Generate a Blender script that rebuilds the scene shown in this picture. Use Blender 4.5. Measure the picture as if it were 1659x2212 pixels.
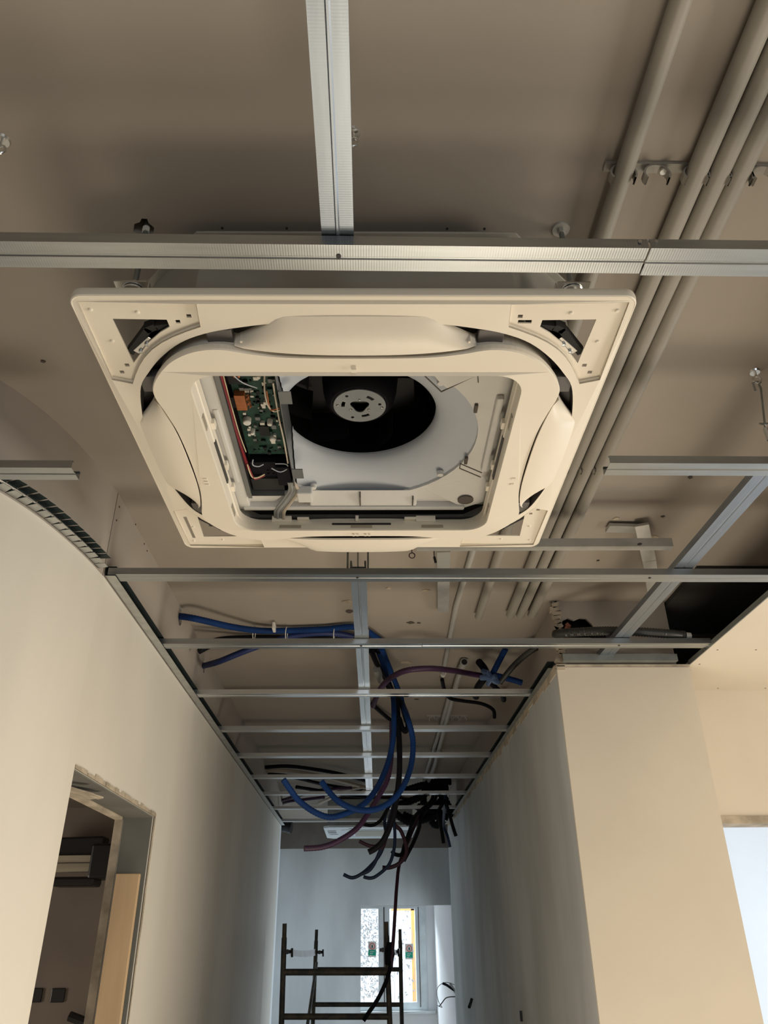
import bpy, math, random
from mathutils import Vector, Matrix
from mathutils.geometry import tessellate_polygon

random.seed(7)
for o in list(bpy.data.objects): bpy.data.objects.remove(o)
S = bpy.context.scene
COL = S.collection
PI = math.pi
CAMZ = 1.62            # camera height above the floor; everything below is written relative to the lens, then raised

# ------------------------------------------------------------------ camera
F, CX, CY = 1665.0, 829.5, 1106.0
def _n(v): return Vector(v).normalized()
_dy = _n((790-CX, 2040-CY, F))
_dx = Vector((1, .003, .0217)); _dx = (_dx - _dy*_dx.dot(_dy)).normalized()
_dz = _dx.cross(_dy)
def c2w(v): v = Vector(v); return Vector((_dx.dot(v), _dy.dot(v), _dz.dot(v)))
right, up, back = c2w((1,0,0)), c2w((0,-1,0)), c2w((0,0,-1))
cam = bpy.data.cameras.new('camera'); camo = bpy.data.objects.new('camera', cam); COL.objects.link(camo)
camo.matrix_world = Matrix(((right.x,up.x,back.x,0),(right.y,up.y,back.y,0),(right.z,up.z,back.z,0),(0,0,0,1)))
cam.sensor_fit = 'HORIZONTAL'; cam.sensor_width = 36; cam.lens = F/1659*36
cam.clip_start = .02; cam.clip_end = 100
S.camera = camo
# survey helpers: where a sight line of the photograph meets a known plane of the building
def ray(x, y): return c2w((x-CX, y-CY, F))
def atz(x, y, z): r = ray(x, y); return r*(z/r.z)
def aty(x, y, Y): r = ray(x, y); return r*(Y/r.y)
def atx(x, y, X): r = ray(x, y); return r*(X/r.x)

# ------------------------------------------------------------------ world, lamps, exposure
S.view_settings.view_transform = 'Standard'; S.view_settings.look = 'None'
S.view_settings.exposure = -0.15; S.view_settings.gamma = 1; S.view_settings.use_curve_mapping = False
w = bpy.data.worlds.new('sky'); S.world = w; w.use_nodes = True
bg = w.node_tree.nodes['Background']; bg.inputs[0].default_value = (.78, .88, 1, 1); bg.inputs[1].default_value = 3.5
def area(name, loc, aim, sx, sy, power, col):
    l = bpy.data.lights.new(name, 'AREA'); l.shape = 'RECTANGLE'; l.size = sx; l.size_y = sy; l.energy = power; l.color = col
    o = bpy.data.objects.new(name, l); COL.objects.link(o); o.location = loc
    o.rotation_euler = (Vector(aim)-Vector(loc)).to_track_quat('-Z', 'Y').to_euler(); return o
area('assumed_daylight_right', (3.9, 1.1, -.5), (-.2, 1.3, .2), 2.4, 1.2, 84, (1, .91, .77))  # added lamp for daylight assumed from the right; no window is built there
area('assumed_daylight_behind', (1.0, -3.8, -.6), (-.6, 2, -.2), 2.4, 1.5, 34, (.82, .91, 1))  # unseen lamp added for assumed cool daylight behind the viewer; back wall stays solid
area('floor_bounce_fill', (.45, 2.1, -1.5), (.35, 1.5, 1), 1.2, 1.2, 33, (1, .87, .68))  # added fill in place of assumed daylight bounced off the floor
area('assumed_daylight_side_room', (3.9, 4.6, -.4), (1.6, 5.0, -.2), 1.6, 1.4, 48, (.80, .90, 1))  # lamp added inside the side room for assumed daylight; no window cut there
area('window_light_end_room', (.2, 13.3, 1.0), (.1, 10.5, -1.0), 1.8, .6, 330, (.82, .93, 1))  # lamp added unseen outside, above the end window, strengthening its daylight
area('corridor_side_fill', (2.0, 8.45, -.5), (-.9, 8.6, -.3), 1.0, 1.4, 40, (.76, .91, 1))  # added behind an unseen opening to brighten the far left strip
area('dark_room_fill', (-3.9, 2.6, -.5), (-1, 4.2, .0), .8, 1.0, 34, (1, .9, .78))  # unseen fill added to lift the room behind the left door

# ------------------------------------------------------------------ materials
MATS = {}
def mat(name, col, rough=.6, metal=0.0, var=.08, scale=6.0, bump=0.0, bscale=60.0, col2=None, spec=.5, detail=4, stretch=None):
    if name in MATS: return MATS[name]
    m = bpy.data.materials.new(name); m.use_nodes = True; nt = m.node_tree; N = nt.nodes; L = nt.links
    b = N['Principled BSDF']; b.inputs['Roughness'].default_value = rough; b.inputs['Metallic'].default_value = metal
    b.inputs['Specular IOR Level'].default_value = spec
    tc = N.new('ShaderNodeTexCoord'); src = tc.outputs['Object']
    if stretch:
        mp = N.new('ShaderNodeMapping'); mp.inputs['Scale'].default_value = stretch; L.new(src, mp.inputs[0]); src = mp.outputs[0]
    n = N.new('ShaderNodeTexNoise'); n.inputs['Scale'].default_value = scale; n.inputs['Detail'].default_value = detail
    L.new(src, n.inputs['Vector'])
    r = N.new('ShaderNodeValToRGB'); e = r.color_ramp.elements
    c2 = col2 or tuple(c*(1-var*2) for c in col)
    e[0].position = .35; e[0].color = (*c2, 1); e[1].position = .62; e[1].color = (*col, 1)
    L.new(n.outputs[0], r.inputs[0]); L.new(r.outputs[0], b.inputs['Base Color'])
    if bump:
        n2 = N.new('ShaderNodeTexNoise'); n2.inputs['Scale'].default_value = bscale; L.new(src, n2.inputs['Vector'])
        bp = N.new('ShaderNodeBump'); bp.inputs['Strength'].default_value = bump; bp.inputs['Distance'].default_value = .002
        L.new(n2.outputs[0], bp.inputs['Height']); L.new(bp.outputs[0], b.inputs['Normal'])
    MATS[name] = m; return m
def knurled(name, col, rough, axis, bstr=.25, metal=1.0):
    m = mat(name, col, rough, metal, var=.05, scale=9, stretch=(.6,8,8) if axis == 0 else (8,.6,8)); nt = m.node_tree; N = nt.nodes; L = nt.links
    tc = N.new('ShaderNodeTexCoord'); sx = N.new('ShaderNodeSeparateXYZ'); L.new(tc.outputs['Object'], sx.inputs[0])
    mu = N.new('ShaderNodeMath'); mu.operation = 'MULTIPLY'; mu.inputs[1].default_value = 1500; L.new(sx.outputs[axis], mu.inputs[0])
    sn = N.new('ShaderNodeMath'); sn.operation = 'SINE'; L.new(mu.outputs[0], sn.inputs[0])
    n = N.new('ShaderNodeTexNoise'); n.inputs['Scale'].default_value = 5; L.new(tc.outputs['Object'], n.inputs['Vector'])
    m2 = N.new('ShaderNodeMath'); m2.operation = 'MULTIPLY'; L.new(sn.outputs[0], m2.inputs[0]); L.new(n.outputs[0], m2.inputs[1])
    bp = N.new('ShaderNodeBump'); bp.inputs['Strength'].default_value = bstr; bp.inputs['Distance'].default_value = .0005
    L.new(m2.outputs[0], bp.inputs['Height']); L.new(bp.outputs[0], N['Principled BSDF'].inputs['Normal']); return m
M = dict(
 slab=mat('slab_paint', (.375,.33,.28), .85, var=.05, scale=1.6, bump=.25, bscale=30),
 board=mat('raw_plasterboard', (.44,.39,.34), .85, var=.04, scale=2.2, bump=.1, bscale=80),
 skim=mat('skimmed_wall', (.78,.74,.66), .8, var=.07, scale=1.5, bump=.12, bscale=18, stretch=(1,1,.35)),
 skimc=mat('corridor_skim', (.58,.60,.60), .8, var=.14, scale=2.0, bump=.12, bscale=14, stretch=(1,1,.35)),
 paint=mat('primer_beige', (.72,.645,.53), .8, var=.03, scale=2),
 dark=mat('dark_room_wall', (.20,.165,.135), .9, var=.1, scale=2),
 cavity=mat('cavity_shade', (.03,.028,.025), .9),  # black colour stands in for the dark inside cavities
 white=mat('white_wall', (.82,.84,.86), .8, var=.02, scale=2),
 floor=mat('screed_floor', (.46,.40,.33), .38, var=.1, scale=3),
 metx=knurled('galvanised_steel_across', (.45,.475,.485), .34, 0, .12), metfar=knurled('galvanised_steel_far_lit', (.74,.77,.78), .28, 0, .05), mety2=knurled('galvanised_steel_far_lit_along', (.78,.80,.80), .26, 1, .03),  # far copies brightened to carry the end window's reflection
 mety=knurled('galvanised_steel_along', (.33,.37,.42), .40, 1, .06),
 met=mat('galvanised_steel', (.60,.62,.61), .38, 1, var=.08, scale=20),
 metd=mat('dull_galvanised_steel', (.34,.36,.34), .5, .85, var=.1, scale=14),
 strip=mat('hanger_strip', (.50,.49,.45), .5, .5, var=.06, scale=20),
 zinc=mat('bright_zinc', (.80,.80,.78), .25, 1, var=.05, scale=30),
 pipe=mat('painted_conduit', (.33,.305,.26), .5, var=.04, scale=4),
 pipel=mat('light_conduit', (.42,.41,.38), .5, var=.04, scale=4),
 cream=mat('cream_plastic', (.86,.79,.665), .42, var=.015, scale=3),
 creamr=mat('cream_flap', (.87,.795,.67), .38, var=.015, scale=3),
 foamw=mat('white_foam', (.62,.61,.58), .7, var=.03, scale=8, bump=.15, bscale=220),
 bell=mat('bell_mouth_grey', (.44,.47,.51), .5, var=.02, scale=5),
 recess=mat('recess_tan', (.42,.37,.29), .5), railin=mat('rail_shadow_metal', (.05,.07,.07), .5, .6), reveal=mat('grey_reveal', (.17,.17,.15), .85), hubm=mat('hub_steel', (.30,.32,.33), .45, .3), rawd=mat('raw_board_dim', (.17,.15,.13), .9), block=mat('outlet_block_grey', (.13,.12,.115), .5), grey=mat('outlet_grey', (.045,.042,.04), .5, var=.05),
 case=mat('casing_steel', (.40,.38,.33), .5, .35, var=.04, scale=5),
 black=mat('black_plastic', (.008,.008,.009), .4, var=.1),
 rubber=mat('black_hose', (.005,.005,.008), .6, var=.1, spec=.15),
 foamb=mat('black_seal', (.02,.02,.02), .9),
 pcb=mat('circuit_green', (.010,.060,.040), .45, var=.3, scale=60),
 copper=mat('coil_copper', (.45,.16,.06), .4, .4, var=.1, scale=80),
 red=mat('red_wire', (.22,.012,.018), .5), cap=mat('pale_component', (.75,.74,.66), .5), yel=mat('cream_wire', (.75,.62,.40), .5),
 box=mat('box_steel', (.30,.31,.31), .4, .8, var=.05), wire=mat('grey_cable', (.30,.31,.30), .5),
 blue=mat('blue_conduit', (.004,.034,.15), .65, var=.12, scale=8, spec=.2), blued=mat('dark_blue_conduit', (.006,.020,.11), .5, var=.1),
 bluel=mat('pale_blue_film', (.07,.12,.24), .4), navy=mat('navy_pipe', (.008,.026,.075), .5),
 purple=mat('purple_conduit', (.048,.015,.055), .5, var=.12, scale=8), wine=mat('wine_cable', (.055,.012,.03), .5),
 corr=mat('grey_black_conduit', (.05,.052,.05), .38, var=.15), creamc=mat('cream_cable', (.50,.43,.34), .5),
 tie=mat('white_tie', (.80,.78,.72), .5), wood=mat('plywood', (.62,.44,.26), .6, var=.1, scale=3, stretch=(6,6,.5)),
 plank=mat('pale_plank', (.42,.37,.27), .7, var=.12, scale=4, stretch=(.4,8,8)),
 scaf=mat('scaffold_steel', (.055,.055,.05), .6, .4, var=.2, scale=20, col2=(.12,.10,.07)),
 frame=mat('window_frame_white', (.72,.78,.80), .4), film=mat('protective_film', (.72,.78,.82), .25, var=.03),
 label=mat('printed_label', (.30,.31,.33), .6, var=.3, scale=90), tape=mat('barrier_tape', (.78,.80,.80), .4),
 brick=mat('brick_red', (.30,.11,.06), .9, var=.2, scale=30), plaster=mat('broken_plaster', (.55,.47,.36), .95, var=.2, scale=14, bump=.5, bscale=40),
 signr=mat('sign_red', (.7,.03,.03), .5), signg=mat('sign_green', (.0,.42,.27), .5), orange=mat('facade_orange', (.75,.36,.10), .8),
 ink=mat('dark_mark', (.10,.085,.07), .9),  # dark tone for joints, screw holes, patches and small marks
)
# ------------------------------------------------------------------ mesh tools
class MB:
    def __init__(s): s.v, s.f, s.m, s.cm = [], [], [], 0
    def add(s, vs, fs, m=None):
        k = len(s.v); s.v += [tuple(a) for a in vs]
        for f in fs: s.f.append(tuple(i+k for i in f)); s.m.append(s.cm if m is None else m)
        return s
    def box(s, x0, x1, y0, y1, z0, z1, m=None):
        vs = [(x,y,z) for x in (x0,x1) for y in (y0,y1) for z in (z0,z1)]
        return s.add(vs, [(0,1,3,2),(4,6,7,5),(0,4,5,1),(2,3,7,6),(0,2,6,4),(1,5,7,3)], m)
    def obox(s, c, size, R=None, m=None):
        R = R or Matrix.Identity(3); c = Vector(c); vs = []
        for x in (-.5,.5):
            for y in (-.5,.5):
                for z in (-.5,.5): vs.append(c + R @ Vector((x*size[0], y*size[1], z*size[2])))
        return s.add(vs, [(0,1,3,2),(4,6,7,5),(0,4,5,1),(2,3,7,6),(0,2,6,4),(1,5,7,3)], m)
    def beam(s, a, b, wdt, hgt, m=None, upv=(0,0,1)):
        a, b = Vector(a), Vector(b); d = (b-a); L = d.length; d.normalize()
        sd = Vector(upv).cross(d)
        sd = sd.normalized() if sd.length > 1e-5 else Vector((1,0,0)); u = d.cross(sd)
        return s.obox((a+b)/2, (wdt, hgt, L), Matrix((sd, u, d)).transposed(), m)
    def plate(s, outer, holes, z0, z1, m=None, mp=None):
        """outer and holes: 2-D loops; z0/z1 numbers or functions of (x,y,loop index); mp maps (x,y,z)->3-D"""
        fz0 = z0 if callable(z0) else (lambda x,y,l: z0); fz1 = z1 if callable(z1) else (lambda x,y,l: z1)
        mp = mp or (lambda x,y,z: (x,y,z)); loops = [list(outer)] + [list(h) for h in holes]
        flat = [(p, li) for li, l in enumerate(loops) for p in l]
        tris = tessellate_polygon([[Vector((p[0],p[1],0)) for p in l] for l in loops])
        n = len(flat)
        vs = [mp(p[0],p[1],fz0(p[0],p[1],li)) for p, li in flat] + [mp(p[0],p[1],fz1(p[0],p[1],li)) for p, li in flat]
        fs = []
        for t in tris:
            a, b, c = t
            fs.append((a,b,c)); fs.append((c+n,b+n,a+n))
        k = 0
        for l in loops:
            q = len(l)
            for i in range(q): j = (i+1) % q; fs.append((k+i, k+j, k+j+n, k+i+n))
            k += q
        return s.add(vs, fs, m)
    def tube(s, path, r, seg=10, caps=True, rib=0.0, m=None, hollow=False):
        path = [Vector(p) for p in path]; n = len(path); vs = []; t0 = (path[1]-path[0]).normalized()
        u = t0.orthogonal().normalized()
        for i, p in enumerate(path):
            t = (path[min(i+1,n-1)]-path[max(i-1,0)]).normalized()
            u = (u - t*u.dot(t)).normalized(); b = t.cross(u)
            rr = (r[i] if isinstance(r, (list,tuple)) else r)*(1+(rib if i % 2 else -rib))
            for k in range(seg): a = 2*PI*k/seg; vs.append(p + (u*math.cos(a)+b*math.sin(a))*rr)
        fs = [(i*seg+k, i*seg+(k+1)%seg, (i+1)*seg+(k+1)%seg, (i+1)*seg+k) for i in range(n-1) for k in range(seg)]
        if caps: fs += [tuple(range(seg-1,-1,-1)), tuple((n-1)*seg+k for k in range(seg))]
        return s.add(vs, fs, m)
    def cyl(s, c, r, h, axis=(0,0,1), seg=20, m=None): 
        c = Vector(c); a = Vector(axis).normalized(); return s.tube([c, c+a*h], r, seg, m=m)
    def lathe(s, prof, c=(0,0,0), seg=48, m=None):
        vs = [(c[0]+r*math.cos(2*PI*k/seg), c[1]+r*math.sin(2*PI*k/seg), c[2]+z) for r, z in prof for k in range(seg)]
        return s.add(vs, [(i*seg+k, i*seg+(k+1)%seg, (i+1)*seg+(k+1)%seg, (i+1)*seg+k) for i in range(len(prof)-1) for k in range(seg)], m)
    def sweep(s, prof, a, b, m=None, upv=(0,0,1), t=.0007):
        """open sheet section (side, up) run from a to b, with thickness t"""
        a, b = Vector(a), Vector(b); d = (b-a).normalized(); u = Vector(upv); sd = d.cross(u).normalized(); u = sd.cross(d)
        n = len(prof); off = []
        for i in range(n):
            p, q = Vector(prof[max(i-1,0)]), Vector(prof[min(i+1,n-1)]); e = (q-p).normalized(); off.append((prof[i][0]-e.y*t, prof[i][1]+e.x*t))
        loop = list(prof) + off[::-1]; k = len(loop)
        vs = [c + sd*x + u*y for c in (a, b) for x, y in loop]
        fs = [(i, (i+1)%k, (i+1)%k+k, i+k) for i in range(k)]
        for e in (0, k):
            fs += [(e+i, e+i+1, e+k-2-i, e+k-1-i) for i in range(n-1)]
        return s.add(vs, fs, m)
    def build(s, name, mats, parent=None, smooth=False, bevel=0, angle=35):
        me = bpy.data.meshes.new(name); vs = s.v
        mats = mats if isinstance(mats, (list,tuple)) else [mats]
        if parent is None:
            xs, ys, zs = zip(*vs); org = Vector(((min(xs)+max(xs))/2, (min(ys)+max(ys))/2, min(zs)))
            vs = [Vector(v)-org for v in vs]
        elif parent.get('_abs'):
            o_ = Vector(parent['_abs']); vs = [Vector(v)-o_ for v in vs]
        me.from_pydata([tuple(v) for v in vs], [], s.f); 
        for mm in mats: me.materials.append(M[mm])
        for p, mi in zip(me.polygons, s.m): p.material_index = mi
        import bmesh
        bm = bmesh.new(); bm.from_mesh(me); bmesh.ops.recalc_face_normals(bm, faces=bm.faces); bm.to_mesh(me); bm.free()
        if smooth: me.shade_smooth(); me.set_sharp_from_angle(angle=math.radians(angle))
        me.update(); o = bpy.data.objects.new(name, me); COL.objects.link(o)
        if parent is None: o.location = org; o['_abs'] = tuple(org)
        else:
            o.parent = parent; o['_abs'] = parent['_abs'] if parent.get('_abs') else (0,0,0)
        if bevel:
            b = o.modifiers.new('bevel', 'BEVEL'); b.width = bevel; b.segments = 2; b.limit_method = 'ANGLE'; b.harden_normals = False
        return o
def tag(o, label=None, cat=None, group=None, kind=None):
    if label: o['label'] = label
    if cat: o['category'] = cat
    if group: o['group'] = group
    if kind: o['kind'] = kind
    return o
def struct(o): o['kind'] = 'structure'; return o
def empty(name, loc, rz=0, local=False):
    o = bpy.data.objects.new(name, None); o.empty_display_size = .05; COL.objects.link(o); o.location = loc; o.rotation_euler = (0,0,rz)
    if not local: o['_abs'] = tuple(loc)
    return o
def cr(pts, n=8, closed=False):
    pts = [Vector(p) for p in pts]; N_ = len(pts); out = []
    for i in range(N_ if closed else N_-1):
        if closed: a, b, c, d = (pts[(i+k-1) % N_] for k in range(4))
        else: a, b, c, d = pts[max(i-1,0)], pts[i], pts[i+1], pts[min(i+2,N_-1)]
        for k in range(n):
            t = k/n; out.append(.5*((2*b)+(c-a)*t+(2*a-5*b+4*c-d)*t*t+(3*b-a-3*c+d)*t**3))
    if not closed: out.append(pts[-1])
    return out
def resample(pts, step):
    out = [pts[0]]; acc = 0
    for a, b in zip(pts, pts[1:]):
        L = (b-a).length
        if L < 1e-9: continue
        while acc + L >= step:
            t = (step-acc)/L; a = a + (b-a)*t; out.append(a); L = (b-a).length; acc = 0
            if L < 1e-9: break
        acc += L
    if (out[-1]-pts[-1]).length > step*.2: out.append(pts[-1])
    return out

H, G, FL = 1.215, .943, -CAMZ
# ================================================================== STRUCTURE
struct(MB().box(-4.2, 4.3, -4.2, 16.5, FL-.1, FL).build('floor', 'floor'))
# concrete slab over everything, with a broken hole beside the air conditioner
hp = [atz(x, y, H) for x, y in ((288,500),(290,484),(302,480),(306,472),(318,473),(321,482),(333,492),(331,506),(308,510))]
ceil = struct(MB().plate([(-4.2,-4.2),(4.3,-4.2),(4.3,12.8),(-4.2,12.8)], [[(p.x,p.y) for p in hp]], H, H+.18).build('ceiling', 'slab'))
hc = atz(310, 490, H)
b = MB(); b.box(hc.x-.06, hc.x+.06, hc.y-.06, hc.y+.06, H+.06, H+.1); b.build('hole_filling', 'brick', ceil)
# board joints and marks on the slab
j = MB()
for x0, y0, x1, y1 in ((-.02,1.9,-.02,2.5),):
    pass
def streak(mb, pix, z, w0):
    for (ax, ay), (bx, by) in zip(pix, pix[1:]):
        mb.beam(atz(ax,ay,z), atz(bx,by,z), w0, .002)
def blot(mb, x, y, z, r, seed=0):
    rr = random.Random(seed+int(x)); c = atz(x, y, z)
    vs = [(c.x+math.cos(a*PI/5)*r*rr.uniform(.5,1.2), c.y+math.sin(a*PI/5)*r*rr.uniform(.4,1.0), z) for a in range(10)]
    mb.plate([(v[0],v[1]) for v in vs], [], z-.003, z)
b = MB()
for x, y, r in ((888,1344,.018),(905,1345,.008),(755,1320,.02),(780,1440,.02),(1345,1140,.01),(1432,1115,.007),(1490,1030,.009),(93,780,.006),(1292,1210,.006),(780,1495,.02),(900,1510,.012)): blot(b, x, y, H, r)
b.build('patch', 'ink', ceil)
b = MB()
for x, y, r in ((752,1300,.03),(840,1270,.012),(920,1275,.015),(1330,1120,.012),(1410,1160,.02),(755,1350,.02),(880,1430,.03),(870,1550,.04)): blot(b, x, y, H, r, 5)
pt = b.build('patch', 'plaster', ceil); 

# left wall: lower skimmed part, curving away to the left near the viewer
curve = [Vector(p) for p in ((-4.0,1.27),(-2.2,1.275),(-1.5,1.29),(-1.2,1.325),(-1.02,1.40),(-.92,1.485),(-.86,1.585),(-.812,1.72),(-.778,1.90),(-.762,2.05))]
cpath = [Vector((p.x, p.y)) for p in cr([(p.x,p.y,0) for p in curve], 6)]
ZS = .935     # top of the skim
b = MB(); th = .11
n = len(cpath); vs = []
for i, p in enumerate(cpath):
    t = (cpath[min(i+1,n-1)]-cpath[max(i-1,0)]).normalized(); nn = Vector((-t.y, t.x))   # outward (into the wall) side
    q = p + nn*th
    vs += [(p.x,p.y,FL),(p.x,p.y,ZS),(q.x,q.y,ZS),(q.x,q.y,FL)]
fs = []
for i in range(n-1):
    for k in range(4): fs.append((i*4+k, i*4+(k+1)%4, (i+1)*4+(k+1)%4, (i+1)*4+k))
fs += [(0,1,2,3), tuple((n-1)*4+k for k in (3,2,1,0))]
b.add(vs, fs)
wl = struct(b.build('wall_left', 'skim', smooth=True))
DY0, DY1, DZ = 2.10, 2.972, .408
b = MB()
b.plate([(2.05,FL),(DY0,FL),(DY0,DZ),(DY1,DZ),(DY1,FL),(7.45,FL),(7.45,ZS),(2.05,ZS)], [], -.762-th, -.762, mp=lambda x,y,z: (z,x,y))
b.build('plaster_skim', 'skim', wl)
# crumbly plaster edge round the door opening
rr = random.Random(3); b = MB()
def ragged(b, a0, a1, fixed, vert):
    k = 26
    for i in range(k):
        s0 = a0+(a1-a0)*i/k; s1 = a0+(a1-a0)*(i+1)/k; wv = rr.uniform(.006,.016); o_ = rr.uniform(.001,.004)
        if vert: b.box(-.762-.002, -.762+o_, fixed, fixed+wv, s0, s1)
        else: b.box(-.762-.002, -.762+o_, s0, s1, fixed, fixed+wv)
ragged(b, DY0, DY1, DZ, False); ragged(b, FL, DZ+.01, DY1, True)
tag(b.build('plaster_edge', 'plaster', wl), kind='stuff')
b = MB()     # inner face corner of the wall at the door: pale strip and flaking piece above
b.box(-.90, -.872, DY1-.006, DY1+.01, FL, DZ); b.box(-.90, -.872, DY0, DY1, DZ-.012, DZ+.004)
b.build('inner_corner', 'plaster', wl)
b = MB(); b.box(-.868,-.768, DY1-.004, DY1+.002, FL, DZ); b.box(-.868,-.768, DY0-.002, DY0+.004, FL, DZ); b.box(-.868,-.768, DY0, DY1, DZ-.004, DZ+.002); b.build('door_reveal', 'reveal', wl)
b = MB(); 
for i, (yy, zz, ln) in enumerate(((2.30,.395,.10),(2.36,.40,.07),(2.25,.39,.06))):
    b.beam((-.865+.01*i, yy, zz), (-.80+.012*i, yy+ln, zz-.015), .03, .004)
b.build('loose_plaster', 'plaster', wl)
# upper raw boards on the left above the grid
def curvewall(path, z0, z1, off, t=.0125):
    b = MB(); n = len(path); vs = []
    for i, p in enumerate(path):
        tt = (path[min(i+1,n-1)]-path[max(i-1,0)]).normalized(); nn = Vector((-tt.y, tt.x)); a = p+nn*off; q = p+nn*(off+t)
        vs += [(a.x,a.y,z0),(a.x,a.y,z1),(q.x,q.y,z1),(q.x,q.y,z0)]
    fs = [(i*4+k, i*4+(k+1)%4, (i+1)*4+(k+1)%4, (i+1)*4+k) for i in range(n-1) for k in range(4)] + [(0,1,2,3), tuple((n-1)*4+k for k in (3,2,1,0))]
    return b.add(vs, fs)
cut = [p for p in cpath if p.y < 2.048]+[Vector((-.762,2.048))]
tag(curvewall(cut, ZS, H, .002).build('raw_board', 'board', wl, smooth=True), 'bare board bent round the curve')
b = MB()
b.plate([(2.054,ZS),(7.45,ZS),(7.45,H),(2.054,H)], [[(2.985+.03*math.cos(a*PI/8), 1.173+.032*math.sin(a*PI/8)) for a in range(16)], [(3.535+.026*math.cos(a*PI/8), 1.147+.032*math.sin(a*PI/8)) for a in range(16)]], -.776, -.764, mp=lambda x,y,z: (z,x,y))
b.build('raw_board', 'board', wl)
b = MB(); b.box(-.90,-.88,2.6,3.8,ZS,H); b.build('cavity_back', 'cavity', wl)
b = MB()
for x, y in ((258,1095),(252,1124),(293,1133),(312,1175),(318,1190)): p = atx(x,y,-.7625); b.obox(p, (.002,.005,.004))
b.build('screw_hole', 'ink', wl)
# widening of the corridor at the far end, left
b = MB(); b.box(-1.07, -.96, 7.45, 9.5, FL, ZS); b.box(-.96-.11, -.762, 7.45-.11, 7.45, FL, ZS)
o = struct(b.build('wall_left_far', 'white')); o.name = 'wall_left'
b = MB(); b.box(-1.0, -.962, 7.45, 9.5, ZS, H); b.box(-.96-.01, -.764, 7.44, 7.45, ZS, H); b.build('raw_board', 'board', o)
# right corridor wall with its end face (pillar)
XR, XP, YP = .735, 1.252, 2.875
b = MB(); b.box(XR, XR+.1, YP+.012, 7.45, FL, .925)
wr = struct(b.build('wall_right', 'skimc'))
b = MB(); b.box(XR-.0005, XP, YP, YP+.011, FL, .928); b.box(XR+.11, XP, YP+.011, YP+.1, FL, .928); b.box(XP-.1, XP, YP+.1, 3.235, FL, .928); 
b.build('end_face', 'paint', wr)
b = MB(); b.box(XR-.001, XR+.03, YP-.003, YP+.004, .915, .934); b.box(XR-.002, XP, YP-.003, YP+.02, .930, .938); b.build('top_edge', 'plaster', wr)
b = MB(); b.box(XR+.03, XR+.04, YP+.03, 7.45, .925, H); b.build('raw_board', 'board', wr)
b = MB()
for i in range(40):       # torn skim along the top of the corridor wall
    y0 = 2.9+i*.113; b.box(XR-rr.uniform(.001,.004), XR+.01, y0, y0+.113, .925-rr.uniform(.004,.03), .943)
tag(b.build('plaster_edge', 'plaster', wr), kind='stuff')
# bare board over the pillar with a broken hole and the dark void behind
hole = [(.775,1.058),(.775,1.10),(.79,1.133),(.81,1.142),(.835,1.133),(.86,1.143),(.885,1.14),(.905,1.115),(.915,1.09),(.912,1.058)]
b = MB(); b.plate([(XR+.02,.938),(1.215,.938),(1.215,H),(XR+.02,H)], [hole], 2.905, 2.918, mp=lambda x,y,z:(x,z,y))
b.build('raw_board', 'board', wr)
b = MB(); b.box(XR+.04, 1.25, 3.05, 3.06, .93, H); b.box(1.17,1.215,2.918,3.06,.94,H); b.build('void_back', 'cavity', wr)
b = MB(); b.box(1.222, 4.2, 2.565, 3.235, 1.195, 1.213); b.box(1.62,1.65,1.9,3.235,.95,1.213); b.build('void_shade', 'cavity', ceil)  # black sheets stand in for the dark void above the boards
b = MB()
for i in range(14): 
    zz = .96+i*.018; b.obox((XR+.028+rr.uniform(-.004,.004), 2.903, zz), (rr.uniform(.02,.045), .02, .02), Matrix.Rotation(rr.uniform(-.5,.5),3,'Y'))
for i in range(5): b.obox((.79+i*.004, 2.91, 1.06+i*.012), (.02,.03,.014), Matrix.Rotation(rr.uniform(-1,1),3,'Y'), m=1)
tag(b.build('broken_brick', ['plaster','brick'], wr), kind='stuff')
# widening at right far end with an unseen opening added to light the strip opposite
b = MB(); b.plate([(7.45,FL),(7.8,FL),(7.8,.37),(9.15,.37),(9.15,FL),(9.5,FL),(9.5,ZS),(7.45,ZS)], [], .945, 1.05, mp=lambda x,y,z:(z,x,y)); b.box(.739, 1.05, 7.36, 7.449, FL, ZS)
o = struct(b.build('wall_right', 'skimc')); b = MB(); b.box(.947,.96,7.45,9.5,ZS,H); b.box(.76,.947,7.44,7.45,ZS,H); b.build('raw_board','board',o)
# end wall with its door opening; bare board above
b = MB(); b.plate([(-1.07,FL),(-.052,FL),(-.052,.370),(.962,.370),(.962,FL),(1.05,FL),(1.05,G-.002),(-1.07,G-.002)], [], 9.4, 9.52, mp=lambda x,y,z:(x,z,y))
we = struct(b.build('wall_end', 'skimc'))
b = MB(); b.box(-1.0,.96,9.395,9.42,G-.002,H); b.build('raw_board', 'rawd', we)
# room behind the end wall
b = MB(); b.box(.985, 1.08, 9.52, 12.6, FL, 1.0); struct(b.build('wall_right', 'white'))
b = MB(); b.box(-2.3, -2.2, 9.52, 12.6, FL, 1.0); struct(b.build('wall_left', 'white'))
b = MB(); b.box(-2.3, 1.08, 9.52, 12.7, .96, 1.0); struct(b.build('ceiling', 'white'))
WX0, WX1, WZ0, WZ1 = -.62, .86, -.80, .485
b = MB(); b.plate([(-2.3,FL),(1.08,FL),(1.08,1.0),(-2.3,1.0)], [[(WX0,WZ0),(WX1,WZ0),(WX1,WZ1),(WX0,WZ1)]], 12.6, 12.72, mp=lambda x,y,z:(x,z,y))
struct(b.build('wall_end', 'white'))
b = MB(); b.plate([(WX0,WZ0),(WX1,WZ0),(WX1,WZ1),(WX0,WZ1)], [[(-.55,-.70),(.18,-.70),(.18,.45),(-.55,.45)], [(.345,-.70),(.71,-.70),(.71,.45),(.345,.45)]], 12.58, 12.66, mp=lambda x,y,z:(x,z,y))
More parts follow.
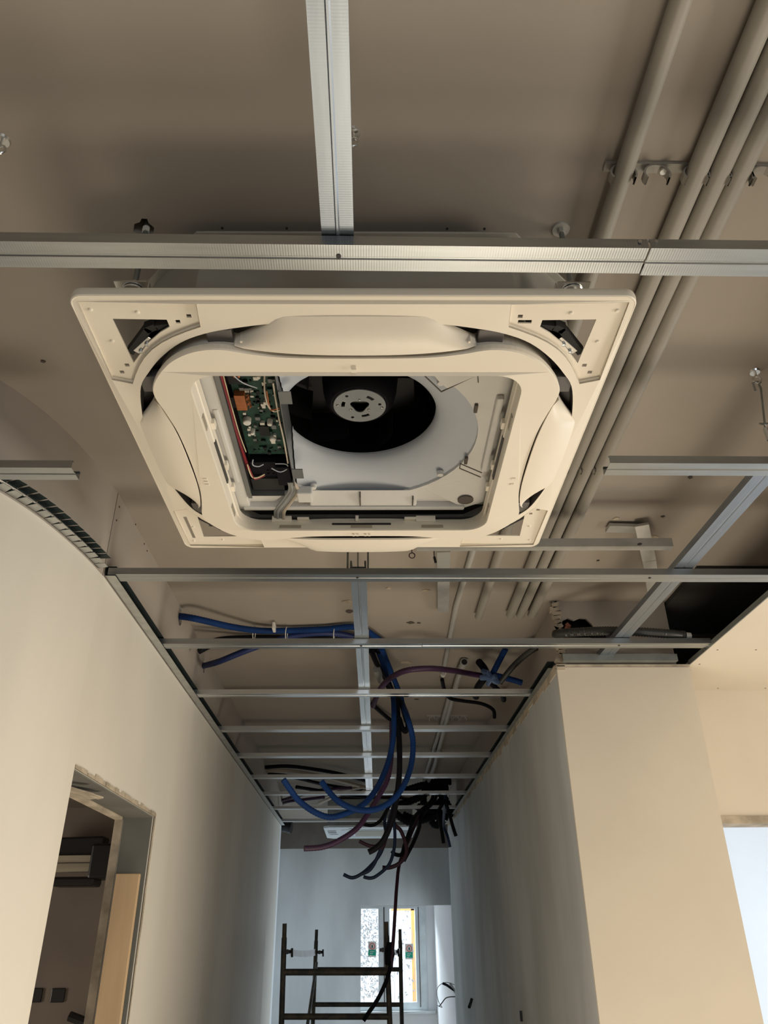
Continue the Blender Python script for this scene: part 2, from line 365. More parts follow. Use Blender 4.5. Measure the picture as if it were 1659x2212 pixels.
wn = struct(b.build('window_1', 'frame', bevel=.004))
b = MB(); b.box(.255,.27,12.575,12.585,-.74,.47); b.box(.755,.765,12.575,12.585,-.76,.47); b.build('sash_joint', 'ink', wn)
gm = bpy.data.materials.new('window_glass'); gm.use_nodes = True; nt = gm.node_tree; nt.nodes.clear()
ou = nt.nodes.new('ShaderNodeOutputMaterial'); tr = nt.nodes.new('ShaderNodeBsdfTransparent'); gl = nt.nodes.new('ShaderNodeBsdfGlossy'); mx = nt.nodes.new('ShaderNodeMixShader')
gl.inputs['Roughness'].default_value = .05; mx.inputs[0].default_value = .06
nt.links.new(tr.outputs[0], mx.inputs[1]); nt.links.new(gl.outputs[0], mx.inputs[2]); nt.links.new(mx.outputs[0], ou.inputs[0]); M['glass'] = gm
for x0, x1, nm in ((-.55,.18,'pane'),(.345,.71,'pane')):
    b = MB(); b.box(x0, x1, 12.61, 12.616, -.70, .45); b.build('pane', 'glass', wn)
b = MB(); b.box(WX0-.05, WX1+.1, 12.50, 12.6, WZ0-.03, WZ0); struct(b.build('trim_1', 'frame')); 
# outdoors behind the window: pale facade with an orange strip, bare twigs in front of it
b = MB(); b.box(-3, 3, 15.4, 15.6, FL, 2.6); fc = struct(b.build('wall_outside', 'white')); fc['kind'] = 'structure'
b = MB(); b.box(.80,.86,15.37,15.4,-1.0,1.2); b.box(.45,.86,15.37,15.4,.52,.60); b.build('orange_strip', 'orange', fc)
b = MB(); r2 = random.Random(11)
for i in range(1000):
    x = r2.uniform(-.15,.30) if i < 800 else r2.uniform(.4,.85); z = r2.uniform(-.75,.62)
    if i >= 800 and r2.random() < .6: continue
    p = Vector((x, 14.2+r2.uniform(0,.5), z)); d = Vector((r2.uniform(-1,1), r2.uniform(-.3,.3), r2.uniform(-1,1))).normalized()*r2.uniform(.01,.045)
    b.tube([p, p+d*.5+Vector((0,0,.004)), p+d], r2.uniform(.006,.014), 5)
for k in range(7): b.tube([(-.2+.16*k,14.4,FL),(-.17+.16*k,14.4,-.3),(-.2+.16*k,14.4,.2)], .004, 5)
tag(b.build('bare_twigs', 'box'), 'thin bare twigs seen through the end window', 'shrub', kind='stuff')
# right lower ceiling of boards, wall under it, lintel, side room
b = MB(); ep = [(XP+.002,-4.1),(4.2,-4.1),(4.2,3.235),(XP+.002,3.235)]
b.plate(ep, [], G-.004, G+.009)
rc = struct(b.build('ceiling', 'paint'))
b = MB(); b.box(XP, XP+.004, -4.1, 2.88, G-.006, G+.012); b.build('board_edge', 'metd', rc)
b = MB()
for x, y in ((1523,1404),(1550,1404),(1633,1404),(1511,1435),(1490,1448),(1551,1487),(1653,1487)): p = atz(x,y,G-.0045); b.cyl(p, .004, .002, seg=8)
b.build('screw', 'ink', rc)
b = MB(); b.box(XP-.02, 4.2, 3.235, 3.34, .432, G)
o = struct(b.build('wall_back_right', 'paint')); o.name = 'wall_back'
b = MB(); b.box(XP-.01, 4.2, 3.225, 3.35, .405, .432); b.box(1.36,1.385,3.222,3.228,.408,.43)
struct(b.build('trim_1', 'plaster'))
b = MB(); b.box(XP-.1, 4.2, 6.2, 6.3, FL, H); struct(b.build('wall_back', 'white'))
b = MB(); b.box(XP-.35, XP-.2, 3.34, 6.2, FL, H); struct(b.build('wall_side', 'white')); 
b = MB(); b.box(XP-.2, 4.2, 3.34, 6.2, .95, .97); struct(b.build('ceiling', 'white'))
# shell of the room behind the viewer
b = MB(); b.box(4.2, 4.3, -4.2, 6.3, FL, H); struct(b.build('wall_right', 'white'))
b = MB(); b.box(-4.2, 4.2, -4.2, -4.1, FL, H); struct(b.build('wall_back', 'white'))
b = MB(); b.box(-4.2, -4.1, -4.1, 4.6, FL, H); struct(b.build('wall_left', 'white'))
# room behind the left door
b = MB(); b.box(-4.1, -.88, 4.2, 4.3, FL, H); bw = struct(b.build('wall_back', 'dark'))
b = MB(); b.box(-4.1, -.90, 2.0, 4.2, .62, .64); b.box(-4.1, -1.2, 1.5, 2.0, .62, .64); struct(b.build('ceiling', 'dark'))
for x, y in ((76,2150),(125,2150)):
    b = MB(); p = aty(x, y, 4.196); b.obox(p, (.062,.012,.056))
    tag(b.build('socket_box', 'black', bevel=.004), 'small black socket box at the left in the dark room wall' if x < 100 else 'small black socket box, the right one of the pair in the dark room', 'socket', 'socket boxes in the dark room')

# ================================================================== CEILING GRID
def cprof(w_, h_=.02, lip=.006, gr=.0018):
    a = w_/2; return [(-a+lip,h_),(-a,h_),(-a,0),(-.0035,0),(-.0015,gr),(.0015,gr),(.0035,0),(a,0),(a,h_),(a-lip,h_)]
GB = 'galvanised cross battens of the ceiling grid'
def batten(x0, x1, Y, z=G, label='', w_=.052, m='metx', screws=(), tilt=0.0, group=GB):
    b = MB(); b.sweep(cprof(w_), (x0, Y, z), (x1, Y+tilt, z)); o = b.build('ceiling_batten', m)
    tag(o, label, 'batten', group)
    for sx in screws:
        s_ = MB(); s_.cyl((sx, Y-.004, z-.0012), .0042, .002, seg=12); s_.build('screw_hole', 'black', o)
    return o
xj = atz(1393, 560, G).x
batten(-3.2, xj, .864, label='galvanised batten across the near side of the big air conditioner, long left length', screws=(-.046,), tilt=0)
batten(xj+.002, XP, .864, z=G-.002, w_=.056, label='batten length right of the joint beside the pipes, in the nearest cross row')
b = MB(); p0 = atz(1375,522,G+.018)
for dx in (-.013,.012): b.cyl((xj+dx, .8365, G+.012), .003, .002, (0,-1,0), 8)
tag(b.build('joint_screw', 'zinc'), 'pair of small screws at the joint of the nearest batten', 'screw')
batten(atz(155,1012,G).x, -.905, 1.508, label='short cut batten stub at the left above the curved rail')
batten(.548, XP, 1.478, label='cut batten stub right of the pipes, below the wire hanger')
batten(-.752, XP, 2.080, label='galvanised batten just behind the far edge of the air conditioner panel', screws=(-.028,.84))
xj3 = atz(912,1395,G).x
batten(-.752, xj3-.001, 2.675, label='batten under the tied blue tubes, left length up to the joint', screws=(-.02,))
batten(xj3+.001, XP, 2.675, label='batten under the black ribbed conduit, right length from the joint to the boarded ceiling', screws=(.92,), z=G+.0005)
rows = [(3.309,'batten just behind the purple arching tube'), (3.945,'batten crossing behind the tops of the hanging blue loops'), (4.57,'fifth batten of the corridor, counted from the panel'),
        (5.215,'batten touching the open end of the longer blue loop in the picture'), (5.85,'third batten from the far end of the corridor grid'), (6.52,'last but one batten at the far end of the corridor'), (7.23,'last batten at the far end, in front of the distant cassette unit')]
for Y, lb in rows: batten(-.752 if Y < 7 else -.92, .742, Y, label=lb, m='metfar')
# small clamps where the centre carrier meets the rows
def carrier(a, b_, w_, label, name='ceiling_carrier', m='mety', gr=.0011):
    b = MB(); b.sweep(cprof(w_, gr=gr), a, b_); return tag(b.build(name, m), label, 'carrier', 'carriers running along the ceiling')
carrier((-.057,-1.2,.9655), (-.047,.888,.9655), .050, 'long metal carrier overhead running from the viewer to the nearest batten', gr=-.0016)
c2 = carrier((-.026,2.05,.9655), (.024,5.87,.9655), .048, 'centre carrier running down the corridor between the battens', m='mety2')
for Y in (2.675,3.309,3.945,4.57,5.215): 
    b = MB(); x = -.026+(Y-2.05)*.0131; b.box(x-.026, x+.026, Y-.045, Y-.03, .9635, .990); b.build('cross_clip', 'metd', c2)

carrier((.948,1.50,.9655), (.925,2.87,.9655), .056, 'metal carrier slanting across the view at right towards the ribbed conduit')
# wall rails
def rail(a, b_, side, label, m='metd', w_=.03):
    b = MB(); pf = [(0,.0),(-w_,.0),(-w_,.027),(0,.027)] if side > 0 else [(0,0),(w_,0),(w_,.027),(0,.027)]
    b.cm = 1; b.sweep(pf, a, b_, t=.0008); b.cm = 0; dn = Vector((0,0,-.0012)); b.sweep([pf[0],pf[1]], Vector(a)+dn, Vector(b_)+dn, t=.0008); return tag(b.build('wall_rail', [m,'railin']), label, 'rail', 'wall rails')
rail((-.731,2.06,G-.001),(-.731,7.44,G-.001), 1, 'straight galvanised wall rail along the top of the left corridor wall', 'met')
rail((.713,2.93,G-.001),(.713,7.44,G-.001), -1, 'thin wall rail along the top of the right corridor wall')
b = MB(); b.sweep([(0,0),(.027,0),(.027,.027),(0,.027)], (XR+.02, YP-.003, .944), (1.2, YP-.003, .944), t=.0008)
o = tag(b.build('wall_rail', 'metd'), 'short rail on top of the beige pillar face', 'rail', 'wall rails')
b = MB(); b.beam((XR+.15,YP-.02,.962),(XR+.16,YP+.01,.962),.014,.016); b.build('connector', 'metd', o)
# curved rail, segment by segment
cr_ = empty('curved_rail', (-.85,1.6,G)); tag(cr_, 'flexible curved rail of overlapping metal tabs on the rounded left wall', 'rail')
pts = resample([Vector((p.x,p.y,0)) for p in cpath if p.x > -1.35], .0335)
lo = None
for i in range(len(pts)-2):
    a, c = pts[i], pts[i+1]; t = (c-a).normalized(); nn = Vector((t.y,-t.x,0)); q = c - t*.005
    b = MB()
    for (ofs, z0, z1, w0) in ((.031, G-.002, G-.001, 0),):
        P_ = [a+nn*.001, q+t*.0035+nn*.001, q+nn*.016, q-t*.004+nn*.031, a+nn*.031, a+t*.001+nn*.016][:6]; P_ = [P_[0],P_[1],P_[3],P_[4]]
        b.add([(p.x,p.y,z0) for p in P_]+[(p.x,p.y,z1) for p in P_], [(0,1,2,3),(7,6,5,4),(0,1,5,4),(1,2,6,5),(2,3,7,6),(3,0,4,7)])
    P_ = [a+nn*.0, q+nn*.0, q+nn*.001, a+nn*.001]
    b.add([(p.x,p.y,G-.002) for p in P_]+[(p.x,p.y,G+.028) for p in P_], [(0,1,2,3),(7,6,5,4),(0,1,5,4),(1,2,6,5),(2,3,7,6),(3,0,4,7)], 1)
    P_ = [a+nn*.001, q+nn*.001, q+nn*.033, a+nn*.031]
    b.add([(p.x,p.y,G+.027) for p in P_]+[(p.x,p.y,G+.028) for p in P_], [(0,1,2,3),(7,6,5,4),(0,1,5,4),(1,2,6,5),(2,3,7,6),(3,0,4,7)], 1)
    b.build('tab', ['met','railin'], cr_)
b = MB(); pl_ = [Vector((p.x,p.y,G+.002)) for p in resample([Vector((p.x,p.y,0)) for p in cpath if p.x > -1.5 and p.y < 1.95], .03)]
pl_ = [p + Vector((.022,-.018,0)) for p in pl_]
b.tube(pl_, .0025, 6); b.build('stiffening_strip', 'zinc', cr_, smooth=True)

# ================================================================== PIPES ON THE SLAB
PG = 'painted pipes clipped under the slab'
def pipe(pts, r, label, m='pipe', name='ceiling_pipe', group=PG, ends=False):
    b = MB(); b.tube([Vector(p) for p in pts], r, 20); o = tag(b.build(name, m, smooth=True), label, 'pipe', group); return o
zp = 1.193
def zx(x): return x*zp/1.175
pipe([(.448,-1.5,zp),(.455,1.2,zp),(.468,3.02,zp)], .0165, 'painted pipe standing apart at the left of the pipe run')
pipe([(.578,-1.5,zp),(.585,1.2,zp),(.598,3.0,zp)], .0185, 'painted pipe, leftmost of the tight three')
pipe([(.617,-1.5,zp),(.625,1.2,zp),(.640,3.0,zp)], .0185, 'painted pipe, middle of the tight three')
pipe([(.655,-1.5,zp),(.662,1.2,zp),(.688,3.0,zp)], .0185, 'painted pipe, rightmost of the tight three')
pF = pipe([atz(x,y,1.203) for x,y in ((1032,1150),(1018,1200),(985,1310),(957,1455))], .011, 'thin pale pipe left of the others, ending at a black cable', 'pipel')
b = MB(); e = atz(957,1458,1.203); b.cyl(e, .014, .03, (0,-1,0), 14); b.build('end_collar', 'tie', pF, smooth=True)
pG = pipe([atz(x,y,1.19) for x,y in ((1003,1432),(988,1470),(965,1555),(940,1650),(925,1690))], .015, 'pale open-ended pipe beyond the purple tube', 'pipel')
b = MB(); e0, e1 = atz(1003,1430,1.19), atz(994,1450,1.19); b.tube([e0,e1], .019, 16); b.build('socket_end', 'pipel', pG, smooth=True); b = MB(); b.cyl(e0+Vector((0,.0005,0)), .0145, .002, (0,-1,0), 14); b.build('opening', 'black', pG)
pH = pipe([atz(x,y,1.195) for x,y in ((972,1500),(955,1560),(930,1640),(915,1690))], .0125, 'pale pipe parallel to the open-ended one, further left', 'pipel')
# clip combs
def comb(xs, Y, label, r=.021, m='pipe', z=H):
    cm = empty('clip_strip', (xs[0],Y,z)); tag(cm, label, 'clip', 'pipe clip strips')
    b = MB(); b.box(min(xs)-.03, max(xs)+.03, Y-.009, Y+.009, z-.006, z); b.build('strip', m, cm)
    for x in xs:
        b = MB(); a = [(x+math.cos(t)*r, z-.006-.006-r+math.sin(t)*r+.004) for t in [PI*(-.18)+i*PI*1.36/12 for i in range(13)]]
        o2 = [(x+(px_-x)*1.16, (pz-(z-.008-r))*1.16+(z-.008-r)) for px_, pz in a]
        vs = [(p[0],yy,p[1]) for yy in (Y-.008,Y+.008) for p in a+o2]; k = len(a); fs = []
        for i in range(k-1):
            for q in (0, 2*k): fs.append((q+i,q+i+1,q+k+i+1,q+k+i))
            fs.append((i,i+1,2*k+i+1,2*k+i)); fs.append((k+i,k+i+1,3*k+i+1,3*k+i))
        b.add(vs, fs); b.build('clip', m, cm)
comb([.452,.512,.582,.621,.66,.705], .893, 'clip strip holding the pipes above the nearest batten')
comb([.595,.633,.672], 1.86, 'clip strip on the pipes beside the right flank of the panel')
comb([.40,.445,.50,.545,.59], atz(1000,1545,H).y, 'comb of empty clips behind the black cable', m='pipel', r=.017)
comb([.42,.465,.52,.565,.61], atz(985,1620,H).y, 'farther comb of empty clips on the pale pipes', m='pipel', r=.017)
b = MB(); c_ = atz(1432,369,1.2); b.cyl(c_, .006, .004, (0,0,-1), 12); tag(b.build('screw_head', 'zinc'), 'bright screw head between the pipes at the clip strip', 'screw')

# loose channel and hanger strips under the slab behind the panel
b = MB(); zl = 1.06; a, c = atz(900,1188,zl), atz(1450,1186,zl)
b.sweep([(-.018,.0),(.010,.0),(.010,.028),(.002,.028)], a+Vector((0,-.01,0)), c+Vector((0,-.01,0)), t=.0012); o = tag(b.build('loose_channel', 'strip'), 'loose horizontal metal channel sticking out behind the far right corner of the panel', 'channel')
b = MB(); b.cyl(atz(1382,1176,zl-.001), .007, .002, seg=10); b.build('hole', 'black', o)
def zhang(name, pix, zs, w_, label):
    b = MB(); P_ = [atz(x, y, z) for (x, y), z in zip(pix, zs)]
    for p, q in zip(P_, P_[1:]): b.beam(p, q, w_, .012)
    return tag(b.build(name, 'strip', bevel=.001), label, 'bracket')
zhang('hanger_bracket', ((1312,1140),(1393,1142)), (1.20,1.20), .045, 'flat foot of the hooked hanger strip at right, screwed to the slab')
zhang('hanger_bracket', ((1386,1133),(1402,1210),(1413,1284)), (1.19,1.13,1.10), .045, 'long upright hanger strip crossing the loose channel at right')
zhang('hanger_bracket', ((958,1190),(958,1250),(957,1320)), (1.16,1.18,1.2), .046, 'flat hanger strip hanging left of the thin pale pipe')
# hanger yoke on top of the centre carrier next to the panel
b = MB(); q = atz(773,1215,1.02)
b.box(q.x-.034,q.x-.028,q.y-.01,q.y+.012,.975,1.06); b.box(q.x+.028,q.x+.034,q.y-.01,q.y+.012,.975,1.06); b.box(q.x-.034,q.x+.034,q.y-.01,q.y+.012,.972,.978); b.tube([(q.x,q.y,.975),(q.x,q.y,H)], .0022, 8)
tag(b.build('hanger_yoke', 'metd'), 'forked metal hanger on the centre carrier just behind the panel', 'hanger')
def loop(c, r, rr_, n=20, ax='y'):
    return [Vector((c[0]+math.cos(2*PI*k/n)*r, c[1], c[2]+math.sin(2*PI*k/n)*r)) for k in range(n+1)]
b = MB(); q = atz(890,1200,1.05); b.tube(loop(q,.009,.002), .0017, 6); b.tube([q+Vector((0,0,.009)), Vector((q.x,q.y,H))], .0015, 6)
tag(b.build('wire_loop', 'wine'), 'tiny dark red wire loop below the panel edge', 'wire')
b = MB(); q = atz(938,1203,1.05); b.tube([q,q+Vector((.004,0,-.02))], .004, 6); b.tube([q,Vector((q.x,q.y,H))],.0015,6); tag(b.build('black_clip', 'black'), 'small black clip hanging beside the red wire loop', 'clip')

# hooks on the slab
def eye(x, y, label, drop, bend=None):
    p = atz(x, y, H); t = empty('ceiling_hook', p); tag(t, label, 'hook', 'eye hooks in the slab')
    b = MB(); b.lathe([(0,-.004),(.012,-.004),(.014,0)], p, 16); b.build('washer', 'zinc', t, smooth=True)
    b = MB(); b.tube([p, p+Vector((0,0,-.016))], .003, 8); b.tube([p+Vector((0,0,-.025))+Vector((math.cos(a),0,math.sin(a)))*.010 for a in [i*PI/8 for i in range(17)]], .0024, 8); b.build('eye', 'zinc', t, smooth=True)
    if drop:
        b = MB(); b.tube(drop, .0026, 8); b.build('wire', 'metd', t, smooth=True)
    return t
p = atz(762,287,H); eye(762, 287, 'eye hook in the slab beside the overhead carrier', [p+Vector((-.01,0,-.03)), p+Vector((-.012,.005,-.07))])
eye(6, 303, 'eye hook at the far left edge of the view', None)
p = atz(1630,803,H); q = atz(1653,925,1.02)
hk = eye(1630, 803, 'eye hook with a long wire hanger at the right edge', [p+Vector((-.012,0,-.06)), p+Vector((-.013,0,-.035)), p+Vector((0,0,-.03)), p+Vector((.004,.002,-.05)), q])
b = MB(); b.tube([q+Vector((-.012,0,.012)), q+Vector((.012,0,.012))], .003, 6); b.tube([q, q+Vector((.004,.003,-.03))], .006, 8); b.build('spring_clip', 'zinc', hk)

# ================================================================== AIR CONDITIONER
def sym(q):     # first quadrant outline from (0,b) to (a,0) -> closed loop
    q1 = list(q); full = q1 + [(x,-y) for x,y in q1[::-1][1:]]; full += [(-x,y) for x,y in full[::-1][1:-1]]
    return [(p.x,p.y) for p in cr([(x,y,0) for x,y in full], 4, True)]
chan = sym([(0,.413),(.13,.410),(.21,.398),(.264,.384),(.312,.360),(.356,.320),(.388,.279),(.413,.238),(.430,.171),(.443,.083),(.446,0)])
ring_o = sym([(0,.343),(.12,.345),(.185,.354),(.238,.366),(.285,.360),(.326,.337),(.355,.306),(.378,.268),(.385,.232),(.376,.18),(.367,.11),(.364,0)])
def rrect(a, b_, r, n=8, cx=0, cy=0):
    out = []
    for sx, sy, a0 in ((1,1,0),(-1,1,90),(-1,-1,180),(1,-1,270)):
        for k in range(n+1): t = math.radians(a0+90*k/n); out.append((cx+sx*(a-r)+r*math.cos(t), cy+sy*(b_-r)+r*math.sin(t)))
    return out
ring_i = rrect(.311,.302,.052)
# w is height above the panel face plane
FW = .0; CH_W = -.009; RO_W = -.030; RI_W = -.036
AC = empty('cassette_air_conditioner', (-.0175,1.411,G), math.radians(-.6), local=True)
tag(AC, 'large cream ceiling cassette air conditioner with open centre, nearest the viewer', 'air conditioner')
outer = rrect(.476,.4655,.022)
def cornerplate(sx, sy):
    # polygon hugging the outlet rim
    rim = []
    for i in range(9):
        t = i/8; rim.append((.268+t*(.428-.268)+.019*math.sin(PI*t), .398+t*(.242-.398)+.019*math.sin(PI*t)))
    pl = [(.464,.453),(.264,.453)] + rim + [(.464,.254)]
    return [(x*sx,y*sy) for x,y in pl]
holes = [chan]+[cornerplate(sx,sy) for sx in (-1,1) for sy in (-1,1)]
def fz(x, y, l): return CH_W if l == 1 else (FW if l == 0 else (-.001 if math.hypot(x,y) > .55 else -.006))
b = MB(); b.plate(outer, holes, fz, lambda x,y,l: fz(x,y,l)+.004)
b.build('panel_frame', 'cream', AC, smooth=True, angle=30)
b = MB()   # rolled rim of the frame
n_ = len(outer)
for lp_, w0 in ((outer, None),):
    prof = [(0,.0005),(.004,-.0008),(.006,.001),(.007,.010),(.006,.016)]
    vs = []
    for i,(x,y) in enumerate(lp_):
        nx, ny = (x/.476, y/.4655); 
        px_, py_ = lp_[i-1]; qx, qy = lp_[(i+1)%n_]; t = Vector((qx-px_,qy-py_)).normalized(); nn = Vector((t.y,-t.x))
        if nn.dot(Vector((x,y))) < 0: nn = -nn
        for o_, z_ in prof: vs.append((x+nn.x*(o_-.004), y+nn.y*(o_-.004), z_))
    k = len(prof); fs = [(i*k+j, i*k+j+1, ((i+1)%n_)*k+j+1, ((i+1)%n_)*k+j) for i in range(n_) for j in range(k-1)]
    b.add(vs, fs)
b.build('rim', 'cream', AC, smooth=True)
for sx in (-1,1):
    for sy in (-1,1):
        P_ = cornerplate(sx,sy); m_ = lambda pts: [(x*sx,y*sy) for x,y in pts]
        tri = m_([(.420,.408),(.326,.406),(.325,.388),(.345,.374),(.373,.347),(.396,.316),(.414,.292)])
        sq = lambda x, y, s=.0042, s2=.0042: m_([(x-s,y-s2),(x+s,y-s2),(x+s,y+s2),(x-s,y+s2)])
        hs = [tri, sq(.286,.415), sq(.308,.401), sq(.428,.286), sq(.443,.266)]
        if sx > 0 and sy < 0: hs[2] = sq(.296,.402,.012,.0042)
        if sx < 0 and sy > 0: hs += [sq(.4465,.357,.0045,.058)]; hs.pop(3); hs.pop(3)
        b = MB(); b.plate(P_, hs, .003, .006)
        q = len(P_)                       # skirt joining the recessed plate to the frame
        for i in range(q):
            (x0,y0),(x1,y1) = P_[i], P_[(i+1)%q]
            b.add([(x0,y0,fz(x0,y0,2)-.0005),(x1,y1,fz(x1,y1,2)-.0005),(x1,y1,.0055),(x0,y0,.0055)], [(0,1,2,3)])
        cp = b.build('corner_plate', 'cream', AC, smooth=True, angle=25)
        for x, y in ((.372,.424),(.436,.352),(.45,.43)):
            b = MB(); b.lathe([(0,-.0035),(.003,-.0030),(.0045,0)], (x*sx,y*sy,.003), 12); b.build('pip', 'cream', cp, smooth=True)
        b = MB(); R_ = Matrix.Rotation(math.atan2(-sy, sx)+ (0 if sx*sy>0 else 0),3,'Z')
        ang = math.atan2(-.1*sy,.1*sx)
        b.obox((.381*sx,.331*sy,.0085), (.052,.024,.003), Matrix.Rotation(ang,3,'Z'))
        br = b.build('fixing_bracket', 'zinc', AC, bevel=.001)
        b = MB(); b.lathe([(0,-.005),(.0035,-.0045),(.005,-.001),(.005,0)], (.377*sx,.341*sy,.007), 12); b.lathe([(0,-.005),(.003,-.0045),(.0045,-.001),(.0045,0)], (.393*sx,.322*sy,.007), 12); b.build('screw', 'met', br, smooth=True)
        b = MB(); b.beam((.318*sx,.385*sy,.016),(.352*sx,.380*sy,.016),.012,.016); b.beam((.352*sx,.382*sy,.016),(.372*sx,.372*sy,.016),.014,.016); b.beam((.366*sx,.376*sy,.016),(.416*sx,.312*sy,.016),.013,.016); b.build('seal', 'foamb', AC)
        # hanger lug with threaded rod fittings
        hx, hy = (.398 if sx > 0 else .408)*sx, (.425 if sy > 0 else .372)*sy
        lug = MB(); lug.box(min(hx-.03*1, hx+.03), max(hx-.03, hx+.03), hy-.022, hy+.022, .106, .109); lug.box(hx-.03,hx+.03,hy+.018*-sy-.001,hy+.018*-sy+.001,.060,.109); lug.box(hx-.034*sx-.001,hx-.034*sx+.001,hy-.022,hy+.022,.055,.105)
        lg = lug.build('hanger_lug', 'zinc', AC)
        b = MB(); b.lathe([(0,-.004),(.019,-.004),(.02,-.001),(.019,.001),(0,.001)], (hx,hy,.104), 20); b.cyl((hx,hy,.090), .0095, .011, seg=6); b.cyl((hx,hy,.112), .0095, .012, seg=6); b.lathe([(0,0),(.018,0),(.018,.002),(0,.002)], (hx,hy,.110), 20); b.build('washer_nut', 'zinc', lg)
# casing: eight-sided steel body
def octa(a, b_, c): return [(a,-b_+c),(a,b_-c),(a-c,b_),(-a+c,b_),(-a,b_-c),(-a,-b_+c),(-a+c,-b_),(a-c,-b_)]
b = MB(); b.plate(octa(.415,.395,.127), [octa(.385,.365,.117)], .022, .235); b.plate(octa(.415,.395,.127), [], .235, .238); b.plate(octa(.425,.405,.125), [octa(.40,.38,.12)], .222, .226)
cs = b.build('casing', 'case', AC, bevel=.0015)
b = MB()
for x, z in ((0.02,.055),(0.02,.03)): b.cyl((x,-.397,z+.02), .0022, .002, (0,-1,0), 8)
for x in (-.25,.24,-.13,.17): b.cyl((x,-.4115,.2245), .0025, .002, (0,-1,0), 8)
b.build('screw_hole', 'black', cs)
b = MB(); 
for k in range(9): t = PI*k/8; b.obox((.02+.009*math.cos(t), -.3965, .06+.007*math.sin(t)), (.004,.003,.0025), Matrix.Rotation(t+PI/2,3,'Y'))
b.build('knockout', 'black', cs)
# outlet channel
b = MB(); b.plate([(x*.995,y*.995) for x, y in chan], [rrect(.345,.335,.06)], .018, .022)
for lp_, z0, z1 in ((chan, CH_W+.001, .020),):
    k = len(lp_)
    for i in range(k):
        (x0,y0),(x1,y1) = lp_[i], lp_[(i+1)%k]; b.add([(x0,y0,z0),(x1,y1,z0),(x1*.995,y1*.995,z1),(x0*.995,y0*.995,z1)], [(0,1,2,3)])
b.build('air_outlet', 'grey', AC, smooth=True)
for k in range(4):
    R_ = Matrix.Rotation(k*PI/2,3,'Z')
    for s_ in (-1,1):
        b = MB(); c_ = R_ @ Vector((s_*.240, -.370 if k%2==0 else -.392, .004)); b.obox(c_, (.046,.042,.020), R_)
        b.build('outlet_block', 'block', AC, bevel=.002)
# swing flaps
def flap(k):
    dist_i, dist_o = (.356,.428) if k == 0 else ((.356,.452) if k == 2 else (.3655,.449))
    rise = .012 if k == 2 else .024
    half = .213
    R_ = Matrix.Rotation(k*PI/2,3,'Z'); ns, nd = 28, 8; vs = []
    for side in (0,1):
        for i in range(ns+1):
            s = -half+2*half*i/ns; q = abs(s)/half
            lo_ = dist_i + (.008*q*q if k % 2 == 0 else .002+.021*q**3); hi = lo_ + .002 + (dist_o-lo_-.002)*(1-max(0,(q-.60)/.40)**1.0)
            hi = min(hi, dist_o - .006*q*q); lo_ = lo_ if q < .93 else lo_+.004*(q-.93)/.07
            for j in range(nd+1):
                d = j/nd; y = lo_+(hi-lo_)*d
                w = -.034 + rise*d + (-.006)*math.sin(PI*d) + .012*q**3
                vs.append(R_ @ Vector((s, -y, w + (.005 if side else 0))))
    fs = []; S_ = (ns+1)*(nd+1)
    for i in range(ns):
        for j in range(nd):
            a = i*(nd+1)+j; fs.append((a,a+1,a+nd+2,a+nd+1)); fs.append((S_+a,S_+a+nd+1,S_+a+nd+2,S_+a+1))
    for i in range(ns):
        for j in (0, nd): a = i*(nd+1)+j; fs.append((a, a+nd+1, S_+a+nd+1, S_+a))
    for i in (0, ns):
        for j in range(nd): a = i*(nd+1)+j; fs.append((a, a+1, S_+a+1, S_+a))
    b = MB(); b.add(vs, fs); o = b.build('air_flap', 'creamr', AC, smooth=True, angle=50)
    b = MB()
    for s_ in (-1,1): b.obox(R_ @ Vector((s_*(half-.012), -(dist_i+.015), -.006)), (.004,.006,.022), R_)
    b.build('pivot', 'creamr', o)
for k in range(4): flap(k)
# raised inner ring
b = MB()
def rz(x, y, l): return RO_W if l == 0 else RI_W
b.plate(ring_o, [ring_i], rz, lambda x,y,l: rz(x,y,l)+.003)
def skirt(b, lp_, prof):
    k = len(lp_)
    for (s0,z0),(s1,z1) in zip(prof, prof[1:]):
        for i in range(k):
            (x0,y0),(x1,y1) = lp_[i], lp_[(i+1)%k]; b.add([(x0*s0,y0*s0,z0),(x1*s0,y1*s0,z0),(x1*s1,y1*s1,z1),(x0*s1,y0*s1,z1)], [(0,1,2,3)])
skirt(b, ring_o, [(1,RO_W),(1.004,RO_W+.003),(1.002,-.016),(.985,-.015),(.985,.018)])
kk = len(ring_i); pf_ = [(1,1,RI_W),(.996,1.004,RI_W+.004),(.992,1.06,-.008),(.985,1.075,-.006),(.983,1.11,.014),(.995,1.14,.018)]
for (u0,v0,z0),(u1,v1,z1) in zip(pf_, pf_[1:]):
    for i in range(kk):
        (x0,y0),(x1,y1) = ring_i[i], ring_i[(i+1)%kk]; b.add([(x0*u0,y0*v0,z0),(x1*u0,y1*v0,z0),(x1*u1,y1*v1,z1),(x0*u1,y0*v1,z1)], [(0,1,2,3)])
ring = b.build('inner_ring', 'cream', AC, smooth=True, angle=32)
TL_ = Matrix.Rotation(-math.atan2(.024,.028),3,'X')
def one(name, mt, par, c, size, Rm=None, bev=0):
    b = MB(); b.obox(c, size, Rm); return b.build(name, mt, par, bevel=bev)
for x, y in ((-.3075,.035),(.3075,.02)): one('slot', 'grey', ring, (x,y,-.004), (.004,.165,.011))
one('slot', 'grey', ring, (0,.3192,-.0080), (.15,.003,.008), Matrix.Rotation(-.616,3,'X'))
for x in (-.18,.0,.18): one('recess', 'recess', ring, (x,.3098,-.0205), (.054,.003,.014), Matrix.Rotation(-.616,3,'X'))
for s_ in (-1,1):
    for y in (-.14,.22): one('recess', 'recess', ring, (s_*.3092,y,-.022), (.003,.045,.012))
